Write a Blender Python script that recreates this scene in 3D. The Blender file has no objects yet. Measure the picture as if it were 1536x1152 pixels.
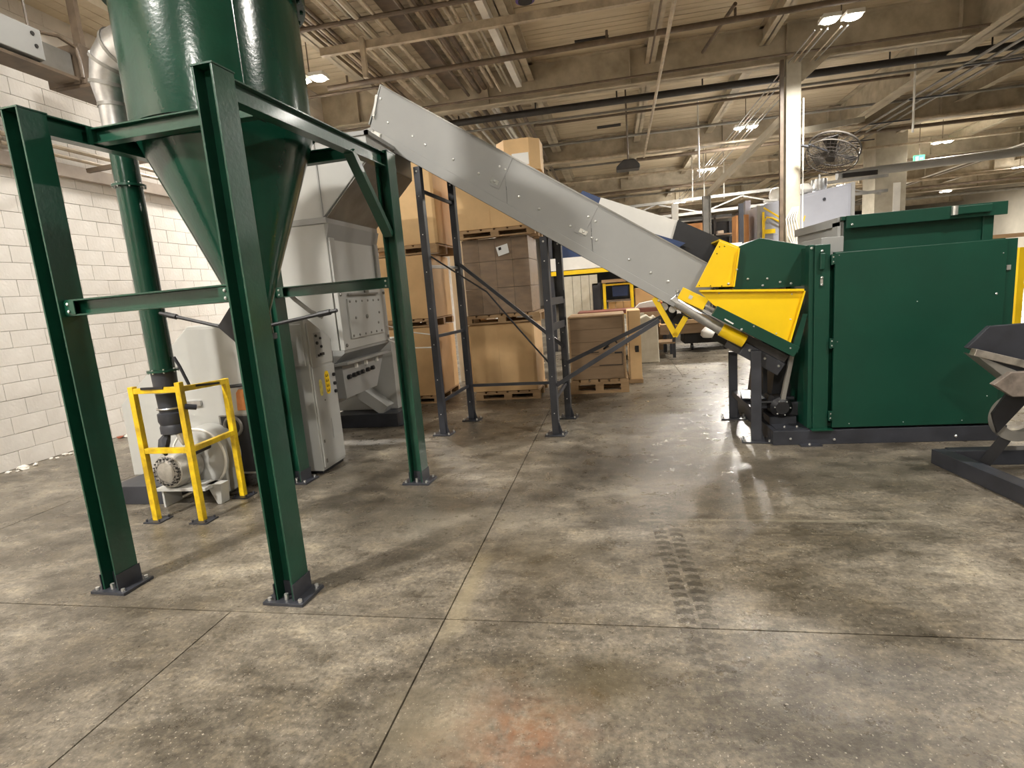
import bpy, bmesh, math, random
from mathutils import Vector, Matrix
random.seed(7)
C = bpy.context.scene.collection
PI = math.pi
# ---------------------------------------------------------------- camera
cam = bpy.data.cameras.new('camera'); camo = bpy.data.objects.new('camera', cam); C.objects.link(camo)
cam.sensor_width = 36; cam.lens = 825/1536*36; cam.clip_end = 200
_p, _r, _y = math.radians(9.5), math.radians(-4.5), math.radians(-11)
fw = Vector((math.sin(_y)*math.cos(_p), math.cos(_y)*math.cos(_p), -math.sin(_p)))
rt = Vector((math.cos(_y), -math.sin(_y), 0)); up = rt.cross(fw)
r2 = rt*math.cos(_r)+up*math.sin(_r); u2 = up*math.cos(_r)-rt*math.sin(_r)
camo.matrix_world = Matrix(((r2.x,u2.x,-fw.x,0),(r2.y,u2.y,-fw.y,0),(r2.z,u2.z,-fw.z,1.6),(0,0,0,1)))
bpy.context.scene.camera = camo
# ---------------------------------------------------------------- world, exposure
w = bpy.data.worlds.new('world'); bpy.context.scene.world = w; w.use_nodes = True
w.node_tree.nodes['Background'].inputs[0].default_value = (0.9,0.95,1,1)
w.node_tree.nodes['Background'].inputs[1].default_value = 0.05
vs = bpy.context.scene.view_settings
vs.view_transform = 'Standard'; vs.look = 'None'; vs.gamma = 1; vs.use_curve_mapping = False
EXPOSURE = 0.56
vs.exposure = EXPOSURE
# ---------------------------------------------------------------- ceiling lamps: (x, y, z, watts)
LAMPS = [(4.25,11.8,6,350),(4.2,18.9,6,1250),(4.03,25.2,6,1300),(4.07,34.8,6,800),(12.7,25.1,6,800),(22.3,43.4,6,900),
         (12.75,34.6,6,800),(21.3,34.8,6,800),(-5.62,10.75,6,420),
         (3.6,2.6,6,230),(-4.6,-0.6,6,560),(-4.3,5.0,6.3,80),(12,10,6,420),(12,1,6,200),(-1.0,-5.5,6,430)]
LAMP_COL = (1.0,0.955,0.88)
def lamp_light(x,y,z,pw):
    l = bpy.data.lights.new('lamp_light','AREA'); l.shape='DISK'; l.size=0.5; l.energy=pw; l.color=LAMP_COL
    if 11<y<12: l.spread=math.radians(150)
    o = bpy.data.objects.new('lamp_light', l); C.objects.link(o); o.location=(x,y,z-0.08)
    l = bpy.data.lights.new('lamp_spill_fill','POINT'); l.shadow_soft_size=0.25; l.energy=pw*(.015 if y<20 else .08); l.color=LAMP_COL  # added point light, spills upward to brighten the ceiling
    o = bpy.data.objects.new('lamp_spill_fill', l); C.objects.link(o); o.location=(x,y,z-0.45)
for a in LAMPS: lamp_light(*a)

# ---------------------------------------------------------------- materials
MATS = {}
def mat(name, col, rough=0.5, metal=0.0, var=0.12, scale=3.0, bump=0.0, bscale=60, col2=None, spec=0.5, coat=0.0, emit=None, contrast=0.5, stretch=None, alpha=None, trans=0):
    m = bpy.data.materials.new(name); m.use_nodes = True; nt = m.node_tree; N = nt.nodes; L = nt.links
    b = N['Principled BSDF']; b.inputs['Roughness'].default_value = rough; b.inputs['Metallic'].default_value = metal
    b.inputs['Specular IOR Level'].default_value = spec; b.inputs['Coat Weight'].default_value = coat; b.inputs['Coat Roughness'].default_value = .12
    tc = N.new('ShaderNodeTexCoord'); src = tc.outputs['Object']
    if stretch:
        mp = N.new('ShaderNodeMapping'); mp.inputs['Scale'].default_value = stretch; L.new(src, mp.inputs['Vector']); src = mp.outputs['Vector']
    n = N.new('ShaderNodeTexNoise'); n.inputs['Scale'].default_value = scale; n.inputs['Detail'].default_value = 6; n.inputs['Roughness'].default_value = .6
    L.new(src, n.inputs['Vector'])
    r = N.new('ShaderNodeValToRGB'); r.color_ramp.elements[0].position = .5-contrast*.5+.1; r.color_ramp.elements[1].position = .5+contrast*.5-.1
    c2 = col2 or tuple(c*(1-var) for c in col); c1 = col if col2 else tuple(min(1,c*(1+var)) for c in col)
    r.color_ramp.elements[0].color = (*c2,1); r.color_ramp.elements[1].color = (*c1,1)
    L.new(n.outputs['Fac'], r.inputs['Fac']); L.new(r.outputs['Color'], b.inputs['Base Color'])
    if bump:
        n2 = N.new('ShaderNodeTexNoise'); n2.inputs['Scale'].default_value = bscale; n2.inputs['Detail'].default_value = 3; L.new(src, n2.inputs['Vector'])
        bp = N.new('ShaderNodeBump'); bp.inputs['Strength'].default_value = bump; bp.inputs['Distance'].default_value = .01
        L.new(n2.outputs['Fac'], bp.inputs['Height']); L.new(bp.outputs['Normal'], b.inputs['Normal'])
    if emit: b.inputs['Emission Color'].default_value = (*emit[0],1); b.inputs['Emission Strength'].default_value = emit[1]
    if alpha is not None: b.inputs['Alpha'].default_value = alpha
    MATS[name] = m; return m
GREEN = mat('green_paint',(0.0045,0.048,0.027),.3,var=.15,scale=5,bump=.10,bscale=45,coat=.25)
GREENT = mat('green_gloss',(0.004,0.038,0.022),.2,var=.12,scale=5,bump=.10,bscale=42,coat=.2)
GREENM = mat('green_cabinet_paint',(0.0025,0.043,0.025),.42,var=.1,scale=2,bump=.06,bscale=90)
GREY = mat('machine_grey',(0.43,0.43,0.41),.38,var=.05,scale=1.5,bump=.02)
GREYC = mat('conveyor_grey',(0.30,0.30,0.29),.42,var=.05,scale=1.2,bump=.03)
GREYD = mat('grey_dark_steel',(0.22,0.21,0.19),.4,var=.2,scale=3,metal=.3)
DARK = mat('charcoal_paint',(0.030,0.032,0.040),.42,var=.2,scale=5,bump=.05)
BLACK = mat('black_rubber',(0.010,0.010,0.012),.5,var=.3,scale=8)
YEL = mat('yellow_paint',(0.85,0.56,0.006),.35,var=.06,scale=2,bump=.03)
YELW = mat('yellow_worn_paint',(0.85,0.58,0.01),.4,scale=9,col2=(0.42,0.27,0.01),contrast=.55)
STEEL = mat('galvanised_steel',(0.55,0.55,0.55),.3,metal=.9,var=.15,scale=12)
BOLT = mat('zinc_bolt',(0.7,0.7,0.68),.28,metal=.8,var=.1,scale=20)
ALU = mat('dirty_aluminium',(0.55,0.53,0.48),.4,metal=.6,col2=(0.35,0.33,0.3),scale=30,contrast=.8)
CREAM = mat('cream_ceiling_paint',(0.66,0.57,0.42),.75,col2=(0.40,0.33,0.23),scale=2.2,contrast=.8,stretch=(.35,1.6,1),bump=.1,bscale=14)
BEAM = mat('beam_paint',(0.60,0.53,0.41),.6,col2=(0.27,0.225,0.155),scale=2.5,contrast=.8)
BEAMG = mat('column_paint',(0.50,0.46,0.37),.55,col2=(0.33,0.29,0.22),scale=3,contrast=.8)
PIPE = mat('cream_pipe_paint',(0.70,0.60,0.46),.45,col2=(0.25,0.20,0.14),scale=4,contrast=.8)
PIPED = mat('dark_brown_pipe',(0.13,0.095,0.065),.5,var=.3,scale=4)
PIPEK = mat('black_pipe',(0.03,0.027,0.025),.45,var=.3,scale=4)
WALL = mat('whitewashed_block',(0.78,0.75,0.71),.85,col2=(0.62,0.58,0.53),scale=3,contrast=.85,bump=.5,bscale=30)
MORTAR = mat('mortar',(0.58,0.53,0.47),.9,scale=6)
JOINT = mat('joint_dirt',(0.085,0.065,0.045),.9,var=.4,scale=30)
FARW = mat('far_wall_paint',(0.5,0.46,0.38),.8,var=.12,scale=.6)
DARKW = mat('dark_far_wall',(0.05,0.048,0.045),.9,var=.3,scale=1)
CARD = mat('cardboard',(0.60,0.385,0.185),.75,var=.1,scale=2.0,bump=.05,bscale=20)
CARD2 = mat('light_cardboard',(0.66,0.44,0.22),.75,var=.09,scale=2)
CARDO = mat('orange_cardboard',(0.60,0.29,0.11),.7,var=.1,scale=3)
WOOD = mat('pallet_wood',(0.46,0.30,0.155),.75,col2=(0.24,0.145,0.07),scale=4,contrast=.8,stretch=(1,6,6))
PLY = mat('crate_plywood',(0.30,0.20,0.115),.7,col2=(0.19,0.12,0.065),scale=3,contrast=.9,stretch=(1,1,5))
WRAPB = mat('brown_carton',(0.27,0.17,0.095),.55,col2=(0.14,0.09,0.055),scale=6,contrast=.8,stretch=(1,1,3))
WRAP = mat('stretch_wrap',(0.6,0.57,0.5),.12,var=.2,scale=9,bump=.8,bscale=12,alpha=.07)
WHITE = mat('white_paint',(0.75,0.73,0.68),.5,var=.06,scale=3)
PAPER = mat('paper_label',(0.8,0.8,0.78),.6,var=.03)
INK = mat('black_ink',(0.015,0.013,0.012),.7,var=.2)
BLUE = mat('navy_blue_sheet',(0.020,0.045,0.13),.45,var=.2,scale=4)
REDW = mat('red_brown_steel',(0.20,0.065,0.045),.55,var=.2,scale=4)
BLUEGREY = mat('grey_blue_panel',(0.36,0.37,0.42),.4,var=.08,scale=1)
ORNG = mat('orange_vent',(0.60,0.22,0.06),.6,var=.1,scale=9)
CONCW = mat('white_concrete',(0.62,0.58,0.48),.85,col2=(0.45,0.40,0.30),scale=6,contrast=.8)
RUBBLE = mat('rubble_white',(0.7,0.66,0.6),.9,var=.2,scale=20)
RUBRED = mat('rubble_red',(0.30,0.09,0.05),.9,var=.3,scale=20)
PURP = mat('purple_rim',(0.10,0.06,0.28),.4,var=.2)
LED = mat('led_lens',(1,1,1),.4,emit=((1.0,0.95,0.84),22))
EXITM = mat('exit_green',(0.05,0.5,0.25),.5,emit=((0.16,0.75,0.42),.75))
EXITW = mat('exit_pale',(0.7,0.9,0.8),.5,emit=((0.6,1,0.8),.8))
WIRE = mat('fan_guard_wire',(0.10,0.09,0.08),.45,metal=.3,var=.2)

def floor_mat():
    m = bpy.data.materials.new('polished_concrete'); m.use_nodes=True; nt=m.node_tree; N=nt.nodes; L=nt.links; b=N['Principled BSDF']
    tc=N.new('ShaderNodeTexCoord'); P=tc.outputs['Object']
    def noise(s,d=6,st=None,ro=.6,dist=0):
        v=P
        if st:
            mp=N.new('ShaderNodeMapping'); mp.inputs['Scale'].default_value=st; L.new(P,mp.inputs['Vector']); v=mp.outputs['Vector']
        n=N.new('ShaderNodeTexNoise'); n.inputs['Scale'].default_value=s; n.inputs['Detail'].default_value=d; n.inputs['Roughness'].default_value=ro; n.inputs['Distortion'].default_value=dist
        L.new(v,n.inputs['Vector']); return n.outputs['Fac']
    def ramp(f,*st):
        r=N.new('ShaderNodeValToRGB'); e=r.color_ramp.elements
        while len(e)<len(st): e.new(.5)
        for i,(p,c) in enumerate(st): e[i].position=p; e[i].color=(*c,1) if len(c)==3 else c
        L.new(f,r.inputs['Fac']); return r.outputs['Color']
    def mix(a,bb,f,mode='MIX'):
        x=N.new('ShaderNodeMix'); x.data_type='RGBA'; x.blend_type=mode
        if isinstance(f,(int,float)): x.inputs[0].default_value=f
        else: L.new(f,x.inputs[0])
        for i,v in ((6,a),(7,bb)):
            if isinstance(v,tuple): x.inputs[i].default_value=(*v,1)
            else: L.new(v,x.inputs[i])
        return x.outputs[2]
    def math_(op,a,bb=None,cl=False):
        x=N.new('ShaderNodeMath'); x.operation=op; x.use_clamp=cl
        for i,v in ((0,a),(1,bb)):
            if v is None: continue
            if isinstance(v,(int,float)): x.inputs[i].default_value=v
            else: L.new(v,x.inputs[i])
        return x.outputs[0]
    base=ramp(noise(.75,7,(1,1.5,1),.62,.4),(.28,(.047,.038,.028)),(.43,(.100,.086,.067)),(.56,(.178,.157,.128)),(.74,(.31,.28,.23)))
    mott=ramp(noise(4.2,9,(1,1.3,1),.74,.25),(.33,(.42,.40,.36)),(.5,(1,1,1)),(.68,(1.6,1.55,1.42)))
    c=mix(base,mott,.9,'MULTIPLY')
    fine=ramp(noise(38,5,None,.7),(.30,(.35,.33,.30)),(.5,(1,1,1)),(.70,(1.7,1.65,1.55)))
    c=mix(c,fine,.75,'MULTIPLY')
    streak=ramp(noise(2.6,8,(.7,2.6,1),.75,.3),(.40,(.72,.69,.63)),(.6,(1.1,1.1,1.08)))
    c=mix(c,streak,.5,'MULTIPLY')
    speck=ramp(noise(80,2,None,.5),(.655,(0,0,0)),(.70,(1,1,1)))
    c=mix(c,(.55,.5,.4),math_('MULTIPLY',speck,.5))
    pit=ramp(noise(55,3,None,.55),(.30,(1,1,1)),(.36,(0,0,0)))
    c=mix(c,(.05,.042,.032),math_('MULTIPLY',pit,.65))
    sep=N.new('ShaderNodeSeparateXYZ'); L.new(P,sep.inputs[0]); X,Y=sep.outputs[0],sep.outputs[1]
    def spot(cx,cy,rx,ry,lo=.2):
        dx=math_('DIVIDE',math_('SUBTRACT',X,cx),rx); dy=math_('DIVIDE',math_('SUBTRACT',Y,cy),ry)
        d=math_('SQRT',math_('ADD',math_('MULTIPLY',dx,dx),math_('MULTIPLY',dy,dy)))
        d=math_('ADD',d,math_('MULTIPLY',math_('SUBTRACT',noise(4,5),.5),1.4))
        return math_('SUBTRACT',1.0,d,True)
    c=mix(c,(.22,.10,.05),math_('MULTIPLY',math_('MULTIPLY',spot(-.42,1.72,.42,.34),math_('MULTIPLY',math_('SUBTRACT',noise(14,7,None,.75),.35),4.5,True)),.75))        # rust stain
    c=mix(c,(.095,.072,.035),math_('MULTIPLY',spot(-.12,2.0,.5,.25),.55))         # oil stains
    c=mix(c,(.10,.078,.045),math_('MULTIPLY',spot(-.45,3.1,.5,.45),.5))
    c=mix(c,(.30,.25,.16),math_('MULTIPLY',spot(-.86,2.75,.09,.6),.7))
    c=mix(c,(.26,.22,.15),math_('MULTIPLY',spot(-.75,1.75,.3,.3),.5))
    c=mix(c,(.08,.07,.055),math_('MULTIPLY',spot(1.0,4.7,1.8,.45),.45))
    c=mix(c,(.22,.20,.16),math_('MULTIPLY',spot(-1.2,3.6,1.2,.5),.30))
    # tyre print: two rows of tread blocks along a slightly slanted line
    u=math_('SUBTRACT',X,math_('ADD',.315,math_('MULTIPLY',math_('SUBTRACT',Y,2.6),-.045)))
    u=math_('SUBTRACT',u,math_('MULTIPLY',math_('MULTIPLY',math_('SUBTRACT',Y,2.6),math_('SUBTRACT',Y,2.6)),-.006))
    au=math_('ABSOLUTE',u); side=math_('SIGN',u)
    ph=math_('ADD',math_('MULTIPLY',Y,13.5),math_('MULTIPLY',side,.25)); ph=math_('ADD',ph,math_('MULTIPLY',math_('ABSOLUTE',math_('SUBTRACT',au,.045)),4.0))
    blk=math_('LESS_THAN',math_('FRACT',ph),.56); row=math_('MULTIPLY',math_('GREATER_THAN',au,.010),math_('LESS_THAN',au,.088))
    gate=math_('MULTIPLY',math_('GREATER_THAN',Y,1.75),math_('LESS_THAN',Y,4.2))
    fade=math_('SUBTRACT',noise(7,4),.22); fade=math_('MULTIPLY',fade,3.4,True)
    dist=math_('SUBTRACT',1.15,math_('MULTIPLY',math_('ABSOLUTE',math_('SUBTRACT',Y,2.95)),.75),True)
    t=math_('MULTIPLY',math_('MULTIPLY',blk,row),math_('MULTIPLY',gate,math_('MULTIPLY',fade,dist)))
    c=mix(c,(.030,.025,.018),math_('MULTIPLY',t,.75,True))
    # pale sealer line
    ln=math_('LESS_THAN',math_('ABSOLUTE',math_('ADD',math_('SUBTRACT',Y,3.62),math_('MULTIPLY',math_('SUBTRACT',noise(3),.5),.1))),.018)
    ln=math_('MULTIPLY',ln,math_('MULTIPLY',math_('GREATER_THAN',X,.1),math_('LESS_THAN',X,1.8)))
    c=mix(c,(.42,.38,.28),math_('MULTIPLY',ln,math_('MULTIPLY',noise(5,5),.40)))
    L.new(c,b.inputs['Base Color'])
    rr=N.new('ShaderNodeMapRange'); L.new(noise(6,6,None,.7),rr.inputs[0]); rr.inputs[1].default_value=.3; rr.inputs[2].default_value=.7; rr.inputs[3].default_value=.20; rr.inputs[4].default_value=.46
    L.new(rr.outputs[0],b.inputs['Roughness']); b.inputs['Specular IOR Level'].default_value=.55
    bp=N.new('ShaderNodeBump'); bp.inputs['Strength'].default_value=.4; bp.inputs['Distance'].default_value=.006
    L.new(noise(60,6,(1,.8,1),.7),bp.inputs['Height']); L.new(bp.outputs['Normal'],b.inputs['Normal'])
    return m
FLOOR = floor_mat()

# ---------------------------------------------------------------- mesh helpers
class MB:
    def __init__(s): s.v=[]; s.f=[]
    def add(s,vs,fs):
        n=len(s.v); s.v+= [tuple(v) for v in vs]; s.f+=[tuple(i+n for i in f) for f in fs]; return s
    def box(s,x0,x1,y0,y1,z0,z1):
        return s.add([(x0,y0,z0),(x1,y0,z0),(x1,y1,z0),(x0,y1,z0),(x0,y0,z1),(x1,y0,z1),(x1,y1,z1),(x0,y1,z1)],
            [(3,2,1,0),(4,5,6,7),(0,1,5,4),(1,2,6,5),(2,3,7,6),(3,0,4,7)])
    def prism(s,poly,a0,a1,axis='y'):
        # poly: list of 2D points; axis y -> (x,z); x -> (y,z); z -> (x,y)
        def P(p,a): return {'y':(p[0],a,p[1]),'x':(a,p[0],p[1]),'z':(p[0],p[1],a)}[axis]
        n=len(poly); vs=[P(p,a0) for p in poly]+[P(p,a1) for p in poly]
        fs=[tuple(range(n)),tuple(range(2*n-1,n-1,-1))]+[(i,i+n,(i+1)%n+n,(i+1)%n) for i in range(n)]
        return s.add(vs,fs)
    def beam(s,p,q,w,h,up=(0,0,1)):
        p,q=Vector(p),Vector(q); d=(q-p).normalized(); u=Vector(up)
        if abs(d.dot(u))>.99: u=Vector((0,1,0))
        a=d.cross(u).normalized()*w/2; b=a.cross(d).normalized()*h/2
        vs=[p-a-b,p+a-b,p+a+b,p-a+b,q-a-b,q+a-b,q+a+b,q-a+b]
        return s.add(vs,[(0,1,2,3),(7,6,5,4),(0,4,5,1),(1,5,6,2),(2,6,7,3),(3,7,4,0)])
    def tube(s,p,q,r,n=12,r2=None,cap=True):
        p,q=Vector(p),Vector(q); d=(q-p).normalized(); u=Vector((0,0,1)) if abs(d.z)<.9 else Vector((0,1,0))
        a=d.cross(u).normalized(); b=a.cross(d); r2=r if r2 is None else r2
        vs=[p+(a*math.cos(t)+b*math.sin(t))*r for t in [2*PI*i/n for i in range(n)]]+[q+(a*math.cos(t)+b*math.sin(t))*r2 for t in [2*PI*i/n for i in range(n)]]
        fs=[(i,(i+1)%n,(i+1)%n+n,i+n) for i in range(n)]
        if cap: fs+=[tuple(range(n-1,-1,-1)),tuple(range(n,2*n))]
        return s.add(vs,fs)
    def path(s,pts,r,n=10):
        pts=[Vector(p) for p in pts]; rings=[]; a=None
        for i,p in enumerate(pts):
            d=(pts[min(i+1,len(pts)-1)]-pts[max(i-1,0)]).normalized()
            if a is None: a=d.cross(Vector((0,0,1)) if abs(d.z)<.9 else Vector((0,1,0))).normalized()
            else: a=(a-d*a.dot(d)).normalized()
            b=a.cross(d); rr=r[i] if isinstance(r,(list,tuple)) else r
            rings.append([p+(a*math.cos(2*PI*k/n)+b*math.sin(2*PI*k/n))*rr for k in range(n)])
        vs=[v for R in rings for v in R]; m=len(pts)
        fs=[(j*n+i,j*n+(i+1)%n,(j+1)*n+(i+1)%n,(j+1)*n+i) for j in range(m-1) for i in range(n)]
        fs+=[tuple(range(n-1,-1,-1)),tuple(range((m-1)*n,m*n))]
        return s.add(vs,fs)
    def lathe(s,prof,c=(0,0,0),n=48,axis='z'):
        vs=[]
        for r,h in prof:
            for i in range(n):
                t=2*PI*i/n; x,y=r*math.cos(t),r*math.sin(t)
                vs.append({'z':(c[0]+x,c[1]+y,c[2]+h),'y':(c[0]+x,c[1]+h,c[2]+y),'x':(c[0]+h,c[1]+x,c[2]+y)}[axis])
        m=len(prof); fs=[(j*n+i,j*n+(i+1)%n,(j+1)*n+(i+1)%n,(j+1)*n+i) for j in range(m-1) for i in range(n)]
        return s.add(vs,fs)
    def torus(s,c,R,r,n=32,m=8,axis='z'):
        prof=[(R+r*math.cos(2*PI*k/m),r*math.sin(2*PI*k/m)) for k in range(m+1)]
        return s.lathe(prof,c,n,axis)
    def ibeam(s,p,q,w,h,tf=.010,tw=.008,up=(0,0,1)):
        p,q=Vector(p),Vector(q); d=(q-p).normalized(); u=Vector(up); a=d.cross(u).normalized(); b=a.cross(d).normalized()
        s.beam(p,q,tw,h-2*tf,up)
        for sg in (1,-1): s.beam(p+b*sg*(h-tf)/2,q+b*sg*(h-tf)/2,w,tf,up)
        return s
    def dome(s,c,n,r,h):  # bolt head: c centre, n outward normal
        c=Vector(c); n=Vector(n).normalized(); u=Vector((0,0,1)) if abs(n.z)<.9 else Vector((1,0,0)); a=n.cross(u).normalized(); b=a.cross(n)
        vs=[];k=8
        for rr,hh in ((r,0),(r*.9,h*.6),(r*.45,h)):
            vs+=[c+(a*math.cos(2*PI*i/k)+b*math.sin(2*PI*i/k))*rr+n*hh for i in range(k)]
        fs=[(j*k+i,j*k+(i+1)%k,(j+1)*k+(i+1)%k,(j+1)*k+i) for j in range(2) for i in range(k)]+[tuple(range(2*k,3*k))]
        return s.add(vs,fs)
    def obj(s,name,m,parent=None,bev=0,smooth=None):
        me=bpy.data.meshes.new(name); me.from_pydata(s.v,[],s.f)
        bm=bmesh.new(); bm.from_mesh(me); bmesh.ops.recalc_face_normals(bm,faces=bm.faces[:]); bm.to_mesh(me); bm.free()
        me.materials.append(m); o=bpy.data.objects.new(name,me); C.objects.link(o)
        if parent: o.parent=parent
        if smooth:
            for p in me.polygons: p.use_smooth=True
            me.set_sharp_from_angle(angle=math.radians(smooth))
        if bev:
            md=o.modifiers.new('bevel','BEVEL'); md.width=bev; md.segments=2; md.limit_method='ANGLE'; md.angle_limit=math.radians(40)
            md.harden_normals=False
        return o
def tag(o,label,cat,group=None):
    o['label']=label; o['category']=cat
    if group: o['group']=group
    return o
def thing(name,label,cat,loc=(0,0,0),rot=0,group=None):
    o=bpy.data.objects.new(name,None); C.objects.link(o); o.location=loc; o.rotation_euler=(0,0,rot); o.empty_display_size=.1
    return tag(o,label,cat,group)
def struct(o): o['kind']='structure'; return o
def stuff(o): o['kind']='stuff'; return o
def dup(root,loc,rot,label=None,group=None):
    r=root.copy(); C.objects.link(r); r.location=loc; r.rotation_euler=(0,0,rot)
    if label: r['label']=label
    if group: r['group']=group
    for ch in list(root.children):
        c=ch.copy(); C.objects.link(c); c.parent=r
        for g in ch.children:
            d=g.copy(); C.objects.link(d); d.parent=c
    return r

# ================================================================ SETTING
XL,XR,YN,YF,ZC = -7.0,28.0,-9.0,62.0,6.8
# floor: one thin bed, then the poured slabs as pieces with a recessed joint
fl = struct(MB().box(XL-.2,XR+.2,YN,YF,-.3,-.025).obj('floor',JOINT))
xs=[XL,-5.05,-2.13,-.91,1.07,4.0,7.0,10.0,13.0,17,21,XR]; ys=[YN,-3.6,2.42,9.45,13.2,17,21,25,30,36,44,YF]
def slab_cells():
    for j in range(len(ys)-1):
        row=[x for x in xs if not (ys[j]<9 and x in (1.07,4.0,-5.05 if ys[j]>=2.4 and ys[j]<9 and False else 1.07))]
        if ys[j]>=2.42 and ys[j]<9: row=[x for x in row if x!=-2.13]
        for i in range(len(row)-1): yield row[i],row[i+1],ys[j],ys[j+1]
g=.004
if True:
    for x0,x1,y0,y1 in slab_cells():
        MB().box(x0+g,x1-g,y0+g,y1-g,-.03,0).obj('slab',FLOOR,fl)
# left wall of painted blocks
wl = struct(MB().box(XL-.25,XL-.03,YN,YF,0,ZC).obj('wall_left',MORTAR))
BH,BL=.2,.41; blocks=[]
def block_at(r,k): 
    y0=3.9+(k+(r%2)*.5)*BL; return (XL-.10,XL,y0+.0022,y0+BL-.0022,r*BH+.002,(r+1)*BH-.002)
near=[]; far=MB()
for r in range(34):
    for k in range(-6,46):
        b=block_at(r,k); yc=(b[2]+b[3])/2; zc=(b[4]+b[5])/2
        vis = 4.4<yc<8.9 and zc<(4.9) and not (yc>7.4 and zc<1.6) 
        if vis and len(near)<300: near.append(b)
        else: far.box(*b)
shared={}
for b in near:
    if 'm' not in shared:
        m=MB().box(-.10,0,.0022,BL-.0022,.002,BH-.002); o=m.obj('block',WALL,wl,bev=.003); shared['m']=o.data; 
    else:
        o=bpy.data.objects.new('block',shared['m']); C.objects.link(o); o.parent=wl
        md=o.modifiers.new('bevel','BEVEL'); md.width=.003; md.segments=1
    o.location=(XL+random.uniform(-.002,.002),b[2]-.0022,b[4]-.002)
stuff(far.obj('block_field',WALL,wl))
struct(MB().box(XL,XR,YF,YF+.2,0,ZC).obj('wall_back',DARKW))
struct(MB().box(XR,XR+.2,YN,YF,0,ZC).obj('wall_right',FARW))
struct(MB().box(XL,XR,YN-.2,YN,0,ZC).obj('wall_front',FARW))
# ceiling deck, tongue and groove boards running across
ce = struct(MB().box(XL,XR,YN,YF,ZC+.03,ZC+.2).obj('ceiling',PIPED))
mb=MB(); y=YN
while y<YF:
    x=XL
    for x1 in (1.0,7.6,14.5,XR):
        mb.box(x+.002,x1-.002,y+.007,y+.20-.007,ZC+random.uniform(0,.006),ZC+.035); x=x1
    y+=.20
stuff(mb.obj('deck_boards',CREAM,ce))
for i,(a,b,cx) in enumerate(((-.57,.15,13.1),(-.28,.50,19.9),(-.14,.70,22.0))):
    MB().box(a,b,cx-.13,cx+.13,ZC-.02,ZC+.01).obj('opening_shade_slab',BLACK,ce)  # black slab gives the dark of an opening; the deck is uncut
MB().box(-9.3+2.6,-5.9,7.7,7.95,ZC-.02,ZC+.01).obj('opening_shade_slab',BLACK,ce)
# girders across, joists along: parts of the roof frame
for k,yy in enumerate((-.4,6.7,13.85,21.0,28.2,35.4,42.6,52)):
    g=MB(); g.box(XL,XR,yy-.02,yy+.02,6.0,ZC); g.box(XL,XR,yy-.16,yy+.16,6.0,6.03); g.box(XL,XR,yy-.16,yy+.16,ZC-.03,ZC-.001)
    x=XL+1
    while x<XR:
        g.box(x-.008,x+.008,yy-.14,yy+.14,6.03,ZC-.03); x+=3.3
    struct(g.obj('trim_1' if k==0 else 'trim_%d'%(k+1),BEAM))
for k,xx in enumerate((-5.25,-1.75,1.05,3.45,7.6,11.0,14.5,18,21.5,25)):
    g=MB(); w=.11 if k!=1 else .16
    z0=6.42 if k!=4 else 5.95
    if k==4: w=.2
    g.box(xx-.012,xx+.012,YN,YF,z0,ZC); g.box(xx-w,xx+w,YN,YF,z0,z0+.025); g.box(xx-w,xx+w,YN,YF,ZC-.03,ZC-.002)
    struct(g.obj('trim_%d'%(k+11),BEAM))
# boarded soffit along the top of the left wall
sf=struct(MB().box(XL+.0,-6.27,YN,9.5,5.62,5.64).obj('trim_40',PIPED))
for k in range(4): MB().box(XL+.003+.18*k,XL+.174+.18*k,YN,9.5,5.585,5.62).obj('board',CREAM,sf)
MB().box(-6.27,-6.23,YN,9.5,5.55,ZC-.01).obj('fascia_board',CREAM,sf)
# debris at the wall foot
for k in range(26):
    yy=random.uniform(4.9,7.6); s=random.uniform(.02,.07); xx=XL+.03+random.uniform(0,.12)
    red = 6.2<yy<7.2 and random.random()<.6
    bm=bmesh.new(); bmesh.ops.create_icosphere(bm,subdivisions=1,radius=s)
    for v in bm.verts: v.co*=random.uniform(.6,1.2); v.co.z*=.5
    me=bpy.data.meshes.new('rubble'); bm.to_mesh(me); bm.free(); me.materials.append(RUBRED if red else RUBBLE)
    o=bpy.data.objects.new('rubble',me); C.objects.link(o); o.location=(xx+s*.5,yy,s*.3)
    tag(o,'red-brown crumb of rubble lying along the foot of the white block wall' if red else 'white chip of rubble lying along the foot of the white block wall','rubble','red rubble crumbs at the wall' if red else 'white rubble chips at the wall')

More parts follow.
